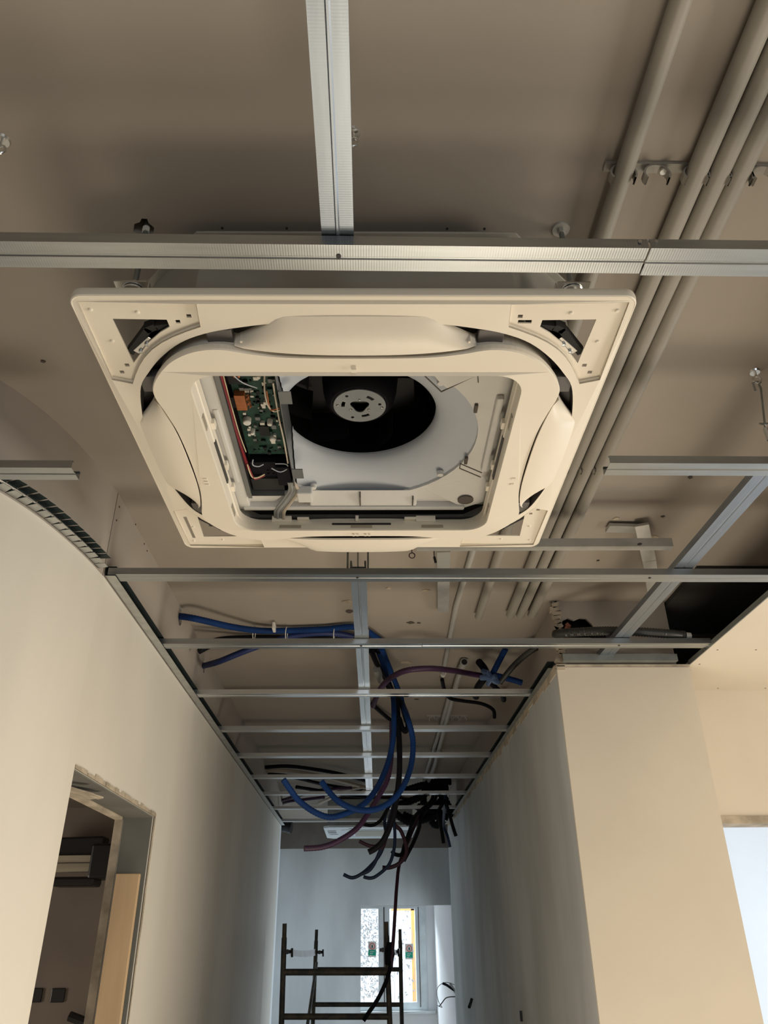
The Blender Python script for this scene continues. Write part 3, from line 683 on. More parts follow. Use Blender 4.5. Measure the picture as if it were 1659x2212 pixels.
for x in (-.205,.165): one('catch', 'cream', ring, (x,.331,.012), (.050,.012,.016), bev=.001)
for x in (-.15,.125): one('catch', 'cream', ring, (x-.0,.329,.012), (.030,.014,.006), bev=.001)
one('catch', 'cream', ring, (-.012,.328,.012), (.008,.010,.016), bev=.001)
for s_ in (-1,1):
    for y in (-.09,.07,.165): one('catch', 'cream', ring, (s_*.303,y,.010), (.007,.022,.014), bev=.001)
one('moulded_mark', 'cream', ring, (-.004,-.318,-.0365), (.009,.009,.003))
for s_ in (-1,1):
    for i in (-1,0,1) if s_ < 0 else (-1,1): one('moulded_mark', 'cream', ring, (s_*.345,.07+i*.012,-.0345), (.009,.005,.003))
for i in (-2,-1,1,2): one('moulded_mark', 'cream', ring, (i*.010,.33,-.0345), (.006,.006,.003))
# foam drain pan
b = MB(); hole_c = [(.262*math.cos(2*PI*k/48)+.0, .262*math.sin(2*PI*k/48)) for k in range(48)]
cbx0, cbx1 = -.281, -.158
circ = [(x,y) for x,y in hole_c if x > cbx1+.004]
pan = [(-.335,-.32),(-.158,-.32)]
# build pan as outer rectangle with one merged opening: bell circle joined to the control box bay
ang0 = math.acos((cbx1)/.262)
arc = [(.262*math.cos(t), .262*math.sin(t)) for t in [-ang0 + i*(2*ang0)/40 for i in range(41)]]
opening = arc + [(cbx1,.245),(cbx0,.245),(cbx0,-.28),(cbx1,-.28)]
b.plate([(-.345,-.335),(.345,-.335),(.345,.303),(-.345,.303)], [opening], .040, .048)
pn = b.build('drain_pan', 'foamw', AC, smooth=True)
b = MB()    # ribs, step and side walls of the pan
b.box(-.345,-.332,-.335,.303,.020,.045); b.box(.332,.345,-.335,.303,.020,.045); b.box(-.332,-.2815,-.335,.303,.026,.044); b.box(-.30,.262,.287,.303,.022,.045)
b.box(-.303,-.290,-.12,.17,.023,.042); b.box(.285,.300,-.15,.13,.028,.042)
b.add([(-.13,.232,.040),(.14,.232,.040),(.14,.284,.024),(-.13,.284,.024),(-.13,.232,.044),(.14,.232,.044),(.14,.284,.044),(-.13,.284,.044)], [(0,1,2,3),(0,3,7,4),(1,5,6,2),(3,2,6,7)])
b.add([(.15,.225,.040),(.30,.16,.040),(.325,.262,.028),(.262,.303,.028),(.15,.225,.046),(.30,.16,.046),(.325,.262,.046),(.262,.303,.046)], [(0,1,2,3),(0,3,7,4),(1,5,6,2),(3,2,6,7),(0,1,5,4)])
b.box(-.158,-.12,.215,.26,.020,.044)
b.build('pan_step', 'foamw', pn, bevel=.004)
for bx_ in ((-.004,-.001,.236,.28,.0225,.040),(.128,.131,.25,.28,.0235,.040),(.243,.25,-.12,-.095,.034,.041),(.243,.25,.08,.105,.034,.041)):
    b = MB(); b.box(*bx_); b.build('drain_mark', 'ink', pn)
b = MB(); b.lathe([(0,-.002),(.020,-.002),(.020,0)], (.262,.262,.030), 20); b.build('drain_mark', 'ink', pn)
b = MB(); 
for (x0,y0),(x1,y1) in (((.115,-.235),(.17,-.16)),((.17,-.16),(.238,-.215)),((.238,-.215),(.242,-.19)),((.235,.13),(.29,.17)),((.235,.11),(.29,.15)),((.235,.11),(.235,.13))):
    b.beam((x0,y0,.0395),(x1,y1,.0395), .002, .002)
b.build('moulded_line', 'ink', pn)
b = MB(); b.plate([(.10,-.30),(.16,-.20),(.18,-.175),(.25,-.225),(.26,-.30)], [], .035, .040); b.build('corner_pad', 'foamw', pn, bevel=.002)
b = MB()
for t in (-48, 40, 118, -112): t = math.radians(t); b.lathe([(0,-.010),(.007,-.009),(.009,0)], (.25*math.cos(t), .25*math.sin(t), .048), 14)
b.build('stud', 'foamw', pn, smooth=True)
b = MB(); b.plate([(-.34,.290),(.25,.290),(.32,.245),(.34,.25),(.34,.37),(-.34,.37)], [], .046, .05); b.build('gap_shade', 'foamb', AC)  # black plate stands in for the dark gap between pan and ring
b = MB(); b.plate(rrect(.40,.38,.1), [rrect(.36,.352,.03)], .024, .030); b.build('upper_seal', 'foamb', AC)
# bell mouth and fan
b = MB(); b.lathe([(.270,.046),(.262,.046),(.250,.052),(.235,.058),(.215,.066),(.195,.077),(.182,.088),(.174,.098),(.172,.112)], (0,0,0), 72)
b.f = [f for f in b.f if max(b.v[i][0] for i in f) > cbx1+.001]; b.m = [0]*len(b.f); b.v = [(max(v[0],cbx1+.001),v[1],v[2]) for v in b.v]; bm_ = b.build('bell_mouth', 'bell', AC, smooth=True, angle=60)
fan = MB(); fan.lathe([(.172,.108),(.178,.115),(.205,.16),(.215,.215),(.05,.222),(0,.222)], (0,0,0), 48); fn = fan.build('fan_wheel', 'black', AC, smooth=True)
b = MB(); b.lathe([(.060,.128),(.066,.127),(.078,.140),(.084,.165),(.088,.20)], (0,0,0), 40); b.build('hub', 'rubber', fn, smooth=True)
for k in range(7):
    b = MB(); a = 2*PI*k/7; vs = []
    for z in (.125,.21):
        for i in range(6): t = i/5; r_ = .125+.065*t; aa = a+.5*t; vs.append((r_*math.cos(aa), r_*math.sin(aa), z))
    b.add(vs, [(i,i+1,i+7,i+6) for i in range(5)]); b.build('blade', 'black', fn, smooth=True)
hz = .124
slots = []
for a0 in (70, 190, 310):
    s_ = [(.042*math.cos(math.radians(a0+d)), .042*math.sin(math.radians(a0+d))) for d in range(-14,15,4)]
    s2 = [(.034*math.cos(math.radians(a0+d)), .034*math.sin(math.radians(a0+d))) for d in range(14,-15,-4)]
    slots.append(s_+s2)
for a0 in (112,232,352): slots.append([(.046*math.cos(math.radians(a0))+.004*math.cos(t*PI/5), .046*math.sin(math.radians(a0))+.004*math.sin(t*PI/5)) for t in range(10)])
tri3 = [(.020*(1+.18*math.cos(3*t*PI/12+PI/2))*math.cos(t*PI/12), .020*(1+.18*math.cos(3*t*PI/12+PI/2))*math.sin(t*PI/12)) for t in range(24)]
b = MB(); b.plate([(.0595*math.cos(t*PI/24), .0595*math.sin(t*PI/24)) for t in range(48)], slots+[tri3], hz, hz+.003)
hb = b.build('hub_plate', 'hubm', AC)
b = MB()
for a0, r_ in ((150,.024),(30,.024),(270,.024),(185,.05),(5,.05)): b.lathe([(0,-.004),(.003,-.0035),(.0042,0)], (r_*math.cos(math.radians(a0)), r_*math.sin(math.radians(a0)), hz), 12)
b.build('screw', 'zinc', hb, smooth=True)
# control box with the circuit board
CB = MB(); x0, x1, y0, y1 = -.279, -.160, -.27, .242
CB.box(x0,x0+.0015,y0,y1,.024,.11);  CB.box(x1-.0015,x1,y0,.20,.030,.11); CB.box(x0,x1,y0,y0+.001,.03,.11); CB.box(x0,x1-.03,y1-.001,y1,.03,.11); CB.box(x0,x1,y0,y1,.11,.112)
CB.box(x0,x0+.010,y0,y1,.0235,.025)
cbx = CB.build('control_box', 'box', AC)
def sub(mats, fn_, name, smooth=False, bevel=0):
    b = MB(); fn_(b); return b.build(name, mats, cbx, smooth=smooth, bevel=bevel)
sub('foamb', lambda b: (b.box(x0+.002,x1-.002,y0,y1-.002,.095,.10), b.box(x0+.002,x0+.006,y0,y1-.002,.030,.10), b.box(x1-.004,x1-.002,y0,.2,.034,.10), b.box(x0+.012,x1-.03,.185,.24,.045,.09)), 'box_shade')  # black sheets added to keep the inside of the box dark
sub('pcb', lambda b: b.box(-.262,-.166,-.25,.105,.064,.066), 'circuit_board')
r3 = random.Random(5)
def comps(b):
    for i in range(130):
        x = r3.uniform(-.252,-.176); y = r3.uniform(-.24,.09); s_ = r3.uniform(.002,.011); h_ = r3.uniform(.002,.008)
        b.box(x,x+s_,y,y+s_*r3.uniform(.6,1.6),(.064-h_),.064, r3.choice((0,0,0,1,1,2,3)))
tag(sub(['black','pcb','cap','box'], comps, 'small_components'), kind='stuff')
sub('black', lambda b: (b.box(-.262,-.238,-.21,-.17,.050,.072), b.box(-.222,-.200,-.02,.015,.052,.072), b.box(-.205,-.185,-.235,-.20,.05,.072), b.box(-.270,-.250,-.12,-.085,.055,.09)), 'relay', bevel=.001)
for x, y in ((-.247,-.195),(-.238,-.195)): sub('copper', lambda b: b.lathe([(0,-.002),(.0028,-.001),(.003,0)], (x,y,.050), 10), 'contact')
sub('copper', lambda b: (b.box(-.258,-.236,-.135,-.085,.048,.070), [b.tube([(-.232+.003*math.sin(k*1.3),-.133+.0035*k,.05),(-.228,-.131+.0035*k,.056)], .0014, 6) for k in range(13)]), 'coil', bevel=.002)
for x, y, r_ in ((-.245,-.035,.009),(-.196,-.03,.006),(-.196,.03,.0075),(-.238,.005,.005),(-.2,-.19,.005),(-.215,-.225,.005)):
    sub('cap', lambda b: b.lathe([(r_,.072),(r_,.052),(r_*.8,.050),(0,.050)], (x,y,0), 16), 'capacitor', smooth=True)
sub('cap', lambda b: b.box(-.240,-.205,.075,.105,.066,.0665), 'sticker'); sub('label', lambda b: [b.box(-.236,-.212,.083+k*.006,.086+k*.006,.0655,.066) for k in range(3)], 'sticker_print')
sub('rubber', lambda b: (b.box(-.262,-.20,.12,.185,.050,.09), b.box(-.20,-.168,.125,.205,.038,.09), [b.cyl((-.222+.012*k,.155+.014*q,.047),.0035,.004,seg=8) for k in range(2) for q in range(2)]), 'terminal_block', bevel=.002)
def cab(pts, r_, name='wire', mt='wire'):
    sub(mt, lambda b: b.tube(cr(pts,6), r_, 8), name, smooth=True)
cab([(-.272,-.26,.045),(-.274,-.1,.050),(-.272,.0,.045),(-.270,.1,.05),(-.268,.15,.05)], .004, mt='red')
cab([(-.268,-.26,.05),(-.270,-.12,.055),(-.268,.0,.052),(-.266,.09,.06)], .0014, mt='yel')
cab([(-.266,.12,.045),(-.262,.165,.040),(-.250,.175,.042),(-.232,.172,.05)], .0018, mt='yel'); cab([(-.264,.125,.045),(-.258,.172,.040),(-.250,.180,.042),(-.232,.178,.05)], .0018, mt='red')
cab([(-.25,.10,.045),(-.252,.115,.04),(-.24,.122,.04),(-.228,.12,.045)], .0014, mt='bell'); cab([(-.21,.13,.04),(-.19,.138,.035),(-.172,.13,.04),(-.175,.12,.045),(-.20,.118,.045)], .0014, mt='bell')
cab([(-.262,-.27,.03),(-.235,-.20,.036),(-.205,-.165,.045)], .0012, mt='bell')
cab([(-.186,-.20,.05),(-.19,-.16,.04),(-.188,-.12,.035),(-.178,-.10,.035),(-.165,-.105,.035)], .0018, mt='creamc'); cab([(-.188,-.15,.05),(-.185,-.11,.035),(-.178,-.108,.033),(-.165,-.112,.035)], .0016, mt='copper')
cab([(-.168,-.2,.03),(-.170,-.08,.035),(-.167,.0,.03),(-.168,.1,.035)], .0018, mt='creamc')
for dx, dz in ((0,0),(.008,.002),(.015,-.002),(-.006,.003)):
    cab([(-.172+dx*.5,.19,.04),(-.170+dx,.225,.036+dz),(-.188+dx,.262,.030+dz),(-.21+dx,.295,.020+dz),(-.215+dx,.325,.014+dz)], .0045, 'supply_cable', 'wire' if dx < .01 else 'creamc')
b = MB()
for y in (-.155,.135): b.box(-.163,-.135,y-.02,y+.02,.027,.029); b.box(-.163,-.161,y-.02,y+.02,.027,.05)
b.build('tab', 'box', AC)
# threaded rods from the slab to the lugs
ca, sa = math.cos(math.radians(-.6)), math.sin(math.radians(-.6))
for sx, sy, lb in ((-1,-1,'threaded rod holding the near left corner of the big cassette, under the broken slab hole'),(1,-1,'threaded rod with washer holding the near right corner of the big cassette'),(-1,1,'threaded rod over the far left corner of the big cassette'),(1,1,'threaded rod over the far right corner of the big cassette')):
    hx, hy = (.398 if sx > 0 else .408)*sx, (.425 if sy > 0 else .372)*sy
    X, Y = -.0175+hx*ca-hy*sa, 1.411+hx*sa+hy*ca
    t = empty('threaded_rod', (X,Y,G+.045)); tag(t, lb, 'rod', 'threaded rods of the big cassette')
    b = MB(); k = 90; b.tube([(X,Y,G+.045+i*(H+.02-G-.045)/k) for i in range(k+1)], .0052, 10, rib=.08); b.build('rod', 'metd', t, smooth=True)
    b = MB(); wr_ = .006 if (sx < 0 and sy < 0) else .017
    b.lathe([(0,-.003),(wr_,-.003),(wr_+.001,0)], (X,Y,H), 20); b.cyl((X,Y,H-.012), .0075, .009, seg=6); b.build('washer', 'tie' if sx < 0 else 'strip', t)

# second cassette far down the corridor, still in its film
A2 = empty('cassette_air_conditioner', (.037,8.0,.935), 0, local=True); tag(A2, 'small distant cassette air conditioner wrapped in white film at the corridor end', 'air conditioner')
b = MB(); b.plate(octa(.43,.43,.06), [], 0, .02); b.build('panel_frame', 'film', A2, bevel=.004)
b = MB(); b.plate(octa(.40,.40,.12), [], .02, .25); b.build('casing', 'metd', A2)
b = MB(); b.plate(rrect(.27,.27,.04), [rrect(.25,.25,.03)], -.004, 0); b.build('grille', 'film', A2)
b = MB(); b.box(-.40,-.32,-.20,-.16,-.002,0); b.box(-.40,-.32,-.10,-.02,-.002,0); b.box(-.39,-.31,.06,.09,-.002,0); b.box(.30,.36,-.2,.1,-.002,0); b.box(-.2,-.15,-.36,-.33,-.002,0); b.build('sticker', 'label', A2)
b = MB(); b.box(-.14,.2,-.2,.2,-.003,0); b.build('film_patch', 'case', A2)

# ================================================================== TUBES AND CABLES
def tube_(name, pts, r, mt, label, cat, group=None, rib=.0, step=.006, seg=10, n=8):
    P_ = resample(cr(pts, n), step) if rib else cr(pts, n)
    b = MB(); b.tube(P_, r, seg, rib=rib); return tag(b.build(name, mt, smooth=not rib or True, angle=60), label, cat, group)
LG = 'blue conduits tied along the slab at left'
tube_('blue_conduit', [atx(378,1330,-.79)]+[atz(x,y,z) for x,y,z in ((420,1336,1.15),(500,1354,1.16),(560,1362,1.18),(620,1362,1.19),(700,1359,1.192),(775,1356,1.192),(830,1390,1.19))], .0135, 'blue', 'blue conduit coming out of the left wall hole and swinging to the tied bundle', 'conduit', LG, rib=.05)
tube_('blue_conduit', [atx(432,1440,-.79)]+[atz(x,y,z) for x,y,z in ((470,1430,1.10),(520,1410,1.12),(580,1388,1.16),(640,1372,1.185),(720,1368,1.19),(800,1385,1.19))], .0135, 'blued', 'darker blue conduit rising from the lower left wall hole behind the batten', 'conduit', LG, rib=.05)
for i, (dy, lb) in enumerate(((0,'black hose nearest in the bundle tied along the slab at left'),(7,'black hose at the back of the bundle tied along the slab at left'))):
    tube_('black_hose', [atz(x,y+dy,z) for x,y,z in ((430,1400,1.10),(470,1383,1.15),(540,1378,1.175),(640,1378,1.18),(760,1378,1.185),(820,1400,1.18))], .013, 'rubber', lb, 'hose', 'black hoses tied at left')
for x, lb in ((549,'thin white cable tie, leftmost on the blue and black bundle'),(619,'thin white cable tie in the middle of the blue and black bundle'),(722,'thin white cable tie nearest the centre carrier')):
    c_ = atz(x,1368,1.178); b = MB(); b.tube([c_+Vector((.002*math.sin(a),math.cos(a)*.035,math.sin(a)*.026)) for a in [i*PI/9 for i in range(19)]], .0018, 5)
    tag(b.build('cable_tie', 'tie'), lb, 'tie', 'ties round the bundle')
b = MB(); c_ = atz(592,1355,1.19); b.obox(c_, (.012,.05,.03)); tag(b.build('fixing_clip', 'tie', bevel=.002), 'white plastic clip over the blue conduit near the left wall', 'clip')
# bundle coming over and dropping between the battens
BG = 'tubes of the hanging bundle'
def mix(px, Y): return [aty(x, y, yy) for (x, y), yy in zip(px, Y)]
top = lambda pix: [atz(x,y,z) for x,y,z in pix]
tube_('blue_conduit', top([(815,1400,1.185),(829,1440,1.17),(845,1490,1.08),(850,1512,1.0)]) + mix([(851,1545),(850,1590),(843,1630),(830,1670),(810,1709),(783,1739),(747,1757),(712,1765),(679,1754),(646,1730),(627,1706),(612,1684)], [3.52,3.52,3.52,3.5,3.48,3.46,3.43,3.4,3.38,3.36,3.34,3.32]), .0122, 'blue', 'long blue conduit looping down to the left, its open end furthest left', 'conduit', BG, rib=.06)
tube_('blue_conduit', top([(824,1400,1.15),(840,1440,1.135),(864,1500,1.04),(869,1520,1.0)]) + mix([(880,1550),(891,1592),(891,1635),(881,1677),(861,1714),(835,1738),(803,1750),(767,1748),(734,1733),(712,1712),(694,1688)], [3.46,3.46,3.46,3.45,3.44,3.43,3.42,3.41,3.4,3.4,3.4]), .0125, 'blue', 'blue conduit swinging furthest right before it loops back to the left', 'conduit', BG, rib=.06)
tube_('purple_conduit', mix([(846,1560),(846,1620),(838,1680),(815,1725),(790,1765),(767,1793),(728,1818),(695,1830),(657,1833)], [3.60,3.60,3.58,3.56,3.53,3.5,3.47,3.45,3.43]), .0115, 'purple', 'purple conduit curving down to the lower left, below the blue loops', 'conduit', BG, rib=.06)
tube_('purple_conduit', [atz(x,y,z) for x,y,z in ((1062,1462,1.10),(1030,1458,1.08),(980,1449,1.05),(930,1444,1.03),(880,1448,1.02),(848,1462,1.03),(826,1482,1.04),(812,1508,1.05),(806,1525,1.06))], .0125, 'purple', 'purple conduit arching from the blue connector to the bundle', 'conduit', rib=.06)
for i, (pix, mt, lb, r_) in enumerate((
    ([(800,1398,1.17),(812,1430,1.16),(840,1485,1.08),(856,1515,1.0)], 'rubber', 'thick black hose falling straight through the middle of the bundle', .0125),
    ([(800,1405,1.16),(818,1440,1.14),(848,1492,1.05),(866,1520,.99)], 'rubber', 'black hose bending back beside the right blue loop', .0115),
    )):
    low = [(860,1560),(863,1620),(862,1680),(853,1745),(842,1785),(828,1815),(812,1832),(796,1841)] if i == 0 else [(876,1550),(881,1566),(876,1580),(868,1570),(862,1550)]
    tube_('black_hose', top(pix)+mix(low, [3.56]*len(low)), r_, mt, lb, 'hose', BG)
tube_('black_hose', top([(803,1520,1.19),(825,1540,1.18),(845,1556,1.17),(870,1570,1.16)]), .012, 'rubber', 'black hose slanting from the centre carrier behind the bundle', 'hose')
b = MB(); a, c = atz(813,1445,1.125), atz(824,1470,1.10); b.tube([a,c], .019, 12); tag(b.build('tape_wrap', 'wire', smooth=True), 'grey tape wrapped round the black hoses of the bundle', 'tape')
# long black cable hanging to the scaffold
SC = 5.6
tube_('black_cable', mix([(930,1735),(905,1765),(880,1822),(863,1866),(857,1915),(854,1960),(851,2010),(848,2052),(845,2090)], [6.6,6.2,5.9,5.75,5.66,5.6,5.58,5.55,5.55]), .0115, 'wine', 'long dark cable hanging down to the top of the scaffold', 'cable')
tube_('black_cable', mix([(848,2062),(842,2095),(832,2125),(815,2160),(796,2188),(785,2205)], [5.55]*6), .0125, 'rubber', 'black cable end curling down to the left inside the scaffold', 'cable')
TG = 'thin cables below the far end of the grid'
thin = [
 ([(832,1762),(834,1805),(826,1835),(812,1858),(786,1884),(762,1896),(742,1889)], 5.3,'navy','blue thin tube with the longest run, ending furthest left'),
 ([(828,1815),(818,1845),(806,1870),(795,1882),(778,1889)], 5.2,'navy','short thin blue tube joining the lowest loop from above'),
 ([(850,1755),(853,1800),(851,1835),(840,1868),(815,1891),(800,1897),(785,1894)], 5.4,'navy','thin blue tube in the middle, ending beside the longest one'),
 ([(850,1770),(866,1795),(877,1825),(876,1848),(861,1866),(842,1874),(826,1874)], 5.5,'wine','dark red thin cable hooking back below the corridor grid'),
 ([(895,1765),(885,1795),(874,1825),(868,1845),(855,1846),(846,1838)], 5.6,'rubber','thin black cable hooking upward beside the dark red one'),
 ([(912,1760),(905,1790),(893,1820),(880,1845),(872,1860)], 5.8,'rubber','black cable slanting down right of the long hanging one'),
 ([(830,1760),(815,1778),(800,1783),(780,1779)], 5.2,'rubber','short black cable arching left over the purple tube'),
 ([(830,1822),(812,1828),(795,1826),(776,1817)], 5.2,'wine','short dark cable end pointing left under the purple tube'),
 ([(948,1755),(955,1800),(958,1822)], 6.0,'rubber','straight black stub hanging at the right end of the grid'),
 ([(970,1755),(978,1785),(985,1806)], 6.0,'rubber','black stub leaning against the right wall'),
 ([(958,1780),(966,1805),(972,1830)], 6.8,'navy','blue-black hose end tucked into the far right corner'),
]
for k_, (px, Y, mt, lb) in enumerate(thin): tube_('thin_cable', ([Vector((aty(861,1650,Y).x,Y,H)), aty(861,1690,Y)] if px[0][0] < 880 else [aty(min(900+9*k_,962),1708,6.72), aty(min(903+7*k_,962),1730,6.4)]) + mix(px, [Y]*len(px)), .0105 if Y < 5.5 else .013, mt, lb, 'cable', TG)
# heap of black hose at the far right of the grid
hp_ = [[(855,1715),(900,1700),(940,1690),(975,1688)],[(858,1740),(900,1725),(935,1705),(968,1700)],[(870,1760),(905,1770),(935,1745),(965,1720)],[(852,1755),(880,1775),(912,1772),(940,1762),(968,1765)],[(900,1740),(925,1765),(940,1783),(952,1770),(945,1745)],[(925,1700),(950,1715),(968,1740),(972,1765)],[(930,1690),(915,1715),(920,1745),(950,1760)]]
for i, px in enumerate(hp_):
    pos = ('top left','upper middle','centre','lowest','looped front','right hand','steep middle')[i]
    tube_('coiled_hose', mix(px, [6.75+.05*(i%3)]*len(px)), .030, 'rubber', f'black ribbed hose in the tangle at the far right, {pos} strand', 'hose', 'tangle of black hoses at the far right', rib=.10, step=.012)
# cables lying under the slab at the far left
for i, (px, mt, lb) in enumerate((
  ([(566,1658),(620,1655),(680,1662),(735,1672),(800,1690)],'rubber','black cable, upper one leaving the far left wall'),
  ([(566,1666),(620,1665),(690,1676),(740,1688),(800,1704)],'creamc','cream cable below the upper black one at the far left'),
  ([(566,1672),(620,1676),(680,1690),(730,1700),(790,1706)],'rubber','black cable, lower one leaving the far left wall'),
  ([(700,1722),(740,1708),(790,1700),(830,1702)],'creamc','cream cable curving towards the centre carrier, upper'),
  ([(690,1735),(735,1716),(790,1708),(830,1710)],'creamc','cream cable curving towards the centre carrier, lower'),
  ([(590,1735),(640,1720),(700,1706),(760,1702)],'purple','violet cable along the slab at the far left'),
  ([(590,1745),(620,1732),(660,1727),(700,1722)],'purple','violet cable end near the far left wall, lower'),
  ([(640,1700),(690,1708),(740,1716),(790,1722)],'rubber','black cable crossing under the cream ones far away'),
  )):
    tube_('slab_cable', [atz(x,y,1.17-.006*i) for x,y in px], .014, mt, lb, 'cable', 'cables under the slab at the far left')
# right: tube cluster with blue film at the wall
tube_('blue_conduit', top([(1092,1402,1.17),(1085,1415,1.15),(1072,1440,1.10),(1058,1468,1.06)]), .0135, 'blue', 'short blue conduit falling to the connector near the right wall', 'conduit', rib=.04)
tube_('blue_conduit', top([(1062,1457,1.08),(1090,1464,1.07),(1112,1470,1.06),(1128,1475,1.05)]), .0135, 'blue', 'blue conduit stub pointing right from the connector', 'conduit', rib=.04)
tube_('ribbed_conduit', top([(1160,1398,1.15),(1135,1415,1.13),(1108,1440,1.10),(1080,1474,1.05)]), .013, 'corr', 'dark ribbed conduit slanting down to the blue connector', 'conduit', rib=.08)
tube_('black_hose', top([(1035,1430,1.12),(1050,1455,1.10),(1032,1485,1.08),(1028,1505,1.07)]), .017, 'rubber', 'black hose dropping behind the blue connector', 'hose')
tube_('black_hose', top([(1050,1460,1.09),(1065,1480,1.06),(1085,1500,1.03),(1088,1512,1.02)]), .013, 'rubber', 'black hose end slanting right below the blue connector', 'hose')
b = MB(); c_ = atz(1060,1462,1.06)
for i in range(6): b.obox(c_+Vector((rr.uniform(-.03,.03),rr.uniform(-.02,.02),rr.uniform(-.015,.015))), (.05,.03,.02), Matrix.Rotation(rr.uniform(-1,1),3,'Y') @ Matrix.Rotation(rr.uniform(-1,1),3,'Z'))
tag(b.build('film_wrap', 'bluel', bevel=.006), 'pale blue film wrapped round the tube junction by the right wall', 'wrap')
tube_('black_cable', top([(955,1468,1.19),(960,1490,1.18),(972,1508,1.17),(1000,1514,1.16),(1040,1520,1.15),(1065,1533,1.13),(1068,1550,1.10)]), .010, 'rubber', 'black cable from the thin pale pipe running right above the clips', 'cable')
# ribbed duct over the pillar
tube_('ribbed_conduit', [Vector((.80,2.96,1.085)), atz(1205,1369,1.06), atz(1300,1363,1.02), atz(1380,1365,.995), atz(1440,1369,.985), atz(1478,1373,.982)], .0165, 'corr', 'black ribbed conduit lying over the batten above the beige pillar', 'conduit', rib=.09, step=.005, seg=14)
b = MB(); p, q = atz(1478,1373,.982), atz(1491,1374,.981); b.tube([p,q], .013, 14); tag(b.build('conduit_sleeve', 'tie', smooth=True), 'white sleeve on the end of the black ribbed conduit', 'sleeve')
tube_('black_hose', [Vector((.83,3.0,1.08)), Vector((.86,2.93,1.085)), Vector((.90,2.88,1.06)), Vector((.93,2.80,1.02))], .014, 'rubber', 'black hose poking out of the broken hole over the pillar', 'hose')
# stub on the far left
b = MB(); p = aty(602,1784,7.9); b.tube([p, p+Vector((.12,-.02,-.02))], .045, 20); b.tube([p+Vector((.09,-.015,-.015)), p+Vector((.125,-.02,-.02))], .052, 20)
tag(b.build('black_pipe_stub', 'black', smooth=True), 'black pipe stub from the far left wall beside the distant cassette', 'pipe')
b = MB(); p = aty(583,1867,8.9); b.tube([p+Vector((-.02,0,.01)), p+Vector((.06,0,-.03))], .018, 10); tag(b.build('blue_stub', 'navy', smooth=True), 'short blue tube stub on the bright strip of the far left wall', 'conduit')

# ================================================================== SCAFFOLD
SCF = empty('scaffold_tower', (-.19,6.2,FL)); tag(SCF, 'dark steel scaffold tower standing at the corridor end', 'scaffold')
def post(xa, ya, xb, yb, Y, r=.017):
    a, c = aty(xa,ya,Y), aty(xb,yb,Y); c = a + (c-a)*((a.z-FL)/(a.z-c.z)); b = MB()
    b.tube([a, a+(c-a)*.045], r*.82, 12); b.tube([a+(c-a)*.045, c], r, 12)
    return b.build('post', 'scaf', SCF, smooth=True)
Yf, Yb = 5.6, 6.95
post(615,1995,608,2212,Yf); post(834,1991,842,2212,Yf); post(684,2008,676,2212,Yb,.016); post(864,2007,868,2212,Yb,.016)
def rungs(xa, xb, y, Y, r=.016):
    a, c = aty(xa,y,Y), aty(xb,y,Y); b = MB(); b.tube([a,c], r, 12); b.build('rung', 'scaf', SCF, smooth=True)
rungs(611,838,2100,Yf,.019); rungs(609,840,2196,Yf,.017); rungs(681,865,2094,Yb,.016); rungs(679,866,2170,Yb,.016); 
rungs(607,842,2300,Yf,.017); rungs(605,843,2420,Yf,.017); rungs(677,868,2260,Yb,.016)
b = MB(); b.tube([aty(684,2080,Yb-.1), aty(662,2230,Yf+.2)], .011, 8); b.build('brace', 'scaf', SCF, smooth=True)
for x, y, Y in ((621,2056,Yf),(827,2052,Yf),(690,2057,Yb),(852,2056,Yb-.6)):
    b = MB(); p = aty(x,y,Y); b.tube([p+Vector((-.02,0,0)), p+Vector((.03,0,.0))], .010, 8); b.tube([p+Vector((.028,0,.02)), p+Vector((.030,0,-.03))], .007, 8); b.tube([p+Vector((0,-.02,0)),p+Vector((0,.03,0))],.014,8); b.build('clamp', 'black', SCF, smooth=True)
b = MB(); b.tube([aty(841,2035,Yf-.03), aty(842,2060,Yf-.03), aty(838,2085,Yf-.03)], [.016,.034,.02], 10); b.build('coupler', 'rubber', SCF, smooth=True)
def band(x0, x1, y0, y1, Ya, Yb_, lb):
    a, c, d, e = aty(x0,y0,Ya), aty(x1,y0,Yb_), aty(x1,y1,Yb_), aty(x0,y1,Ya); k = 10; vs = []
    for i in range(k+1):
        t = i/k; s_ = .01*math.sin(t*PI); wv = .006*math.sin(t*13)
        for p, q in ((a,c),(e,d)): v = p.lerp(q,t); vs += [(v.x,v.y+wv,v.z-s_),(v.x,v.y+wv+.002,v.z-s_)]
    b = MB(); fs = []
    for i in range(k): o_ = i*4; fs += [(o_,o_+4,o_+6,o_+2),(o_+1,o_+3,o_+7,o_+5),(o_,o_+1,o_+5,o_+4),(o_+2,o_+6,o_+7,o_+3)]
    b.add(vs, fs); tag(b.build('barrier_tape', 'tape', smooth=True), lb, 'tape', 'white tapes on the scaffold')
band(626,682,2050,2064,Yf,Yb,'white tape stretched along the left side of the scaffold'); band(846,864,2048,2060,Yf+.05,Yb,'white tape on the right side of the scaffold by the window')

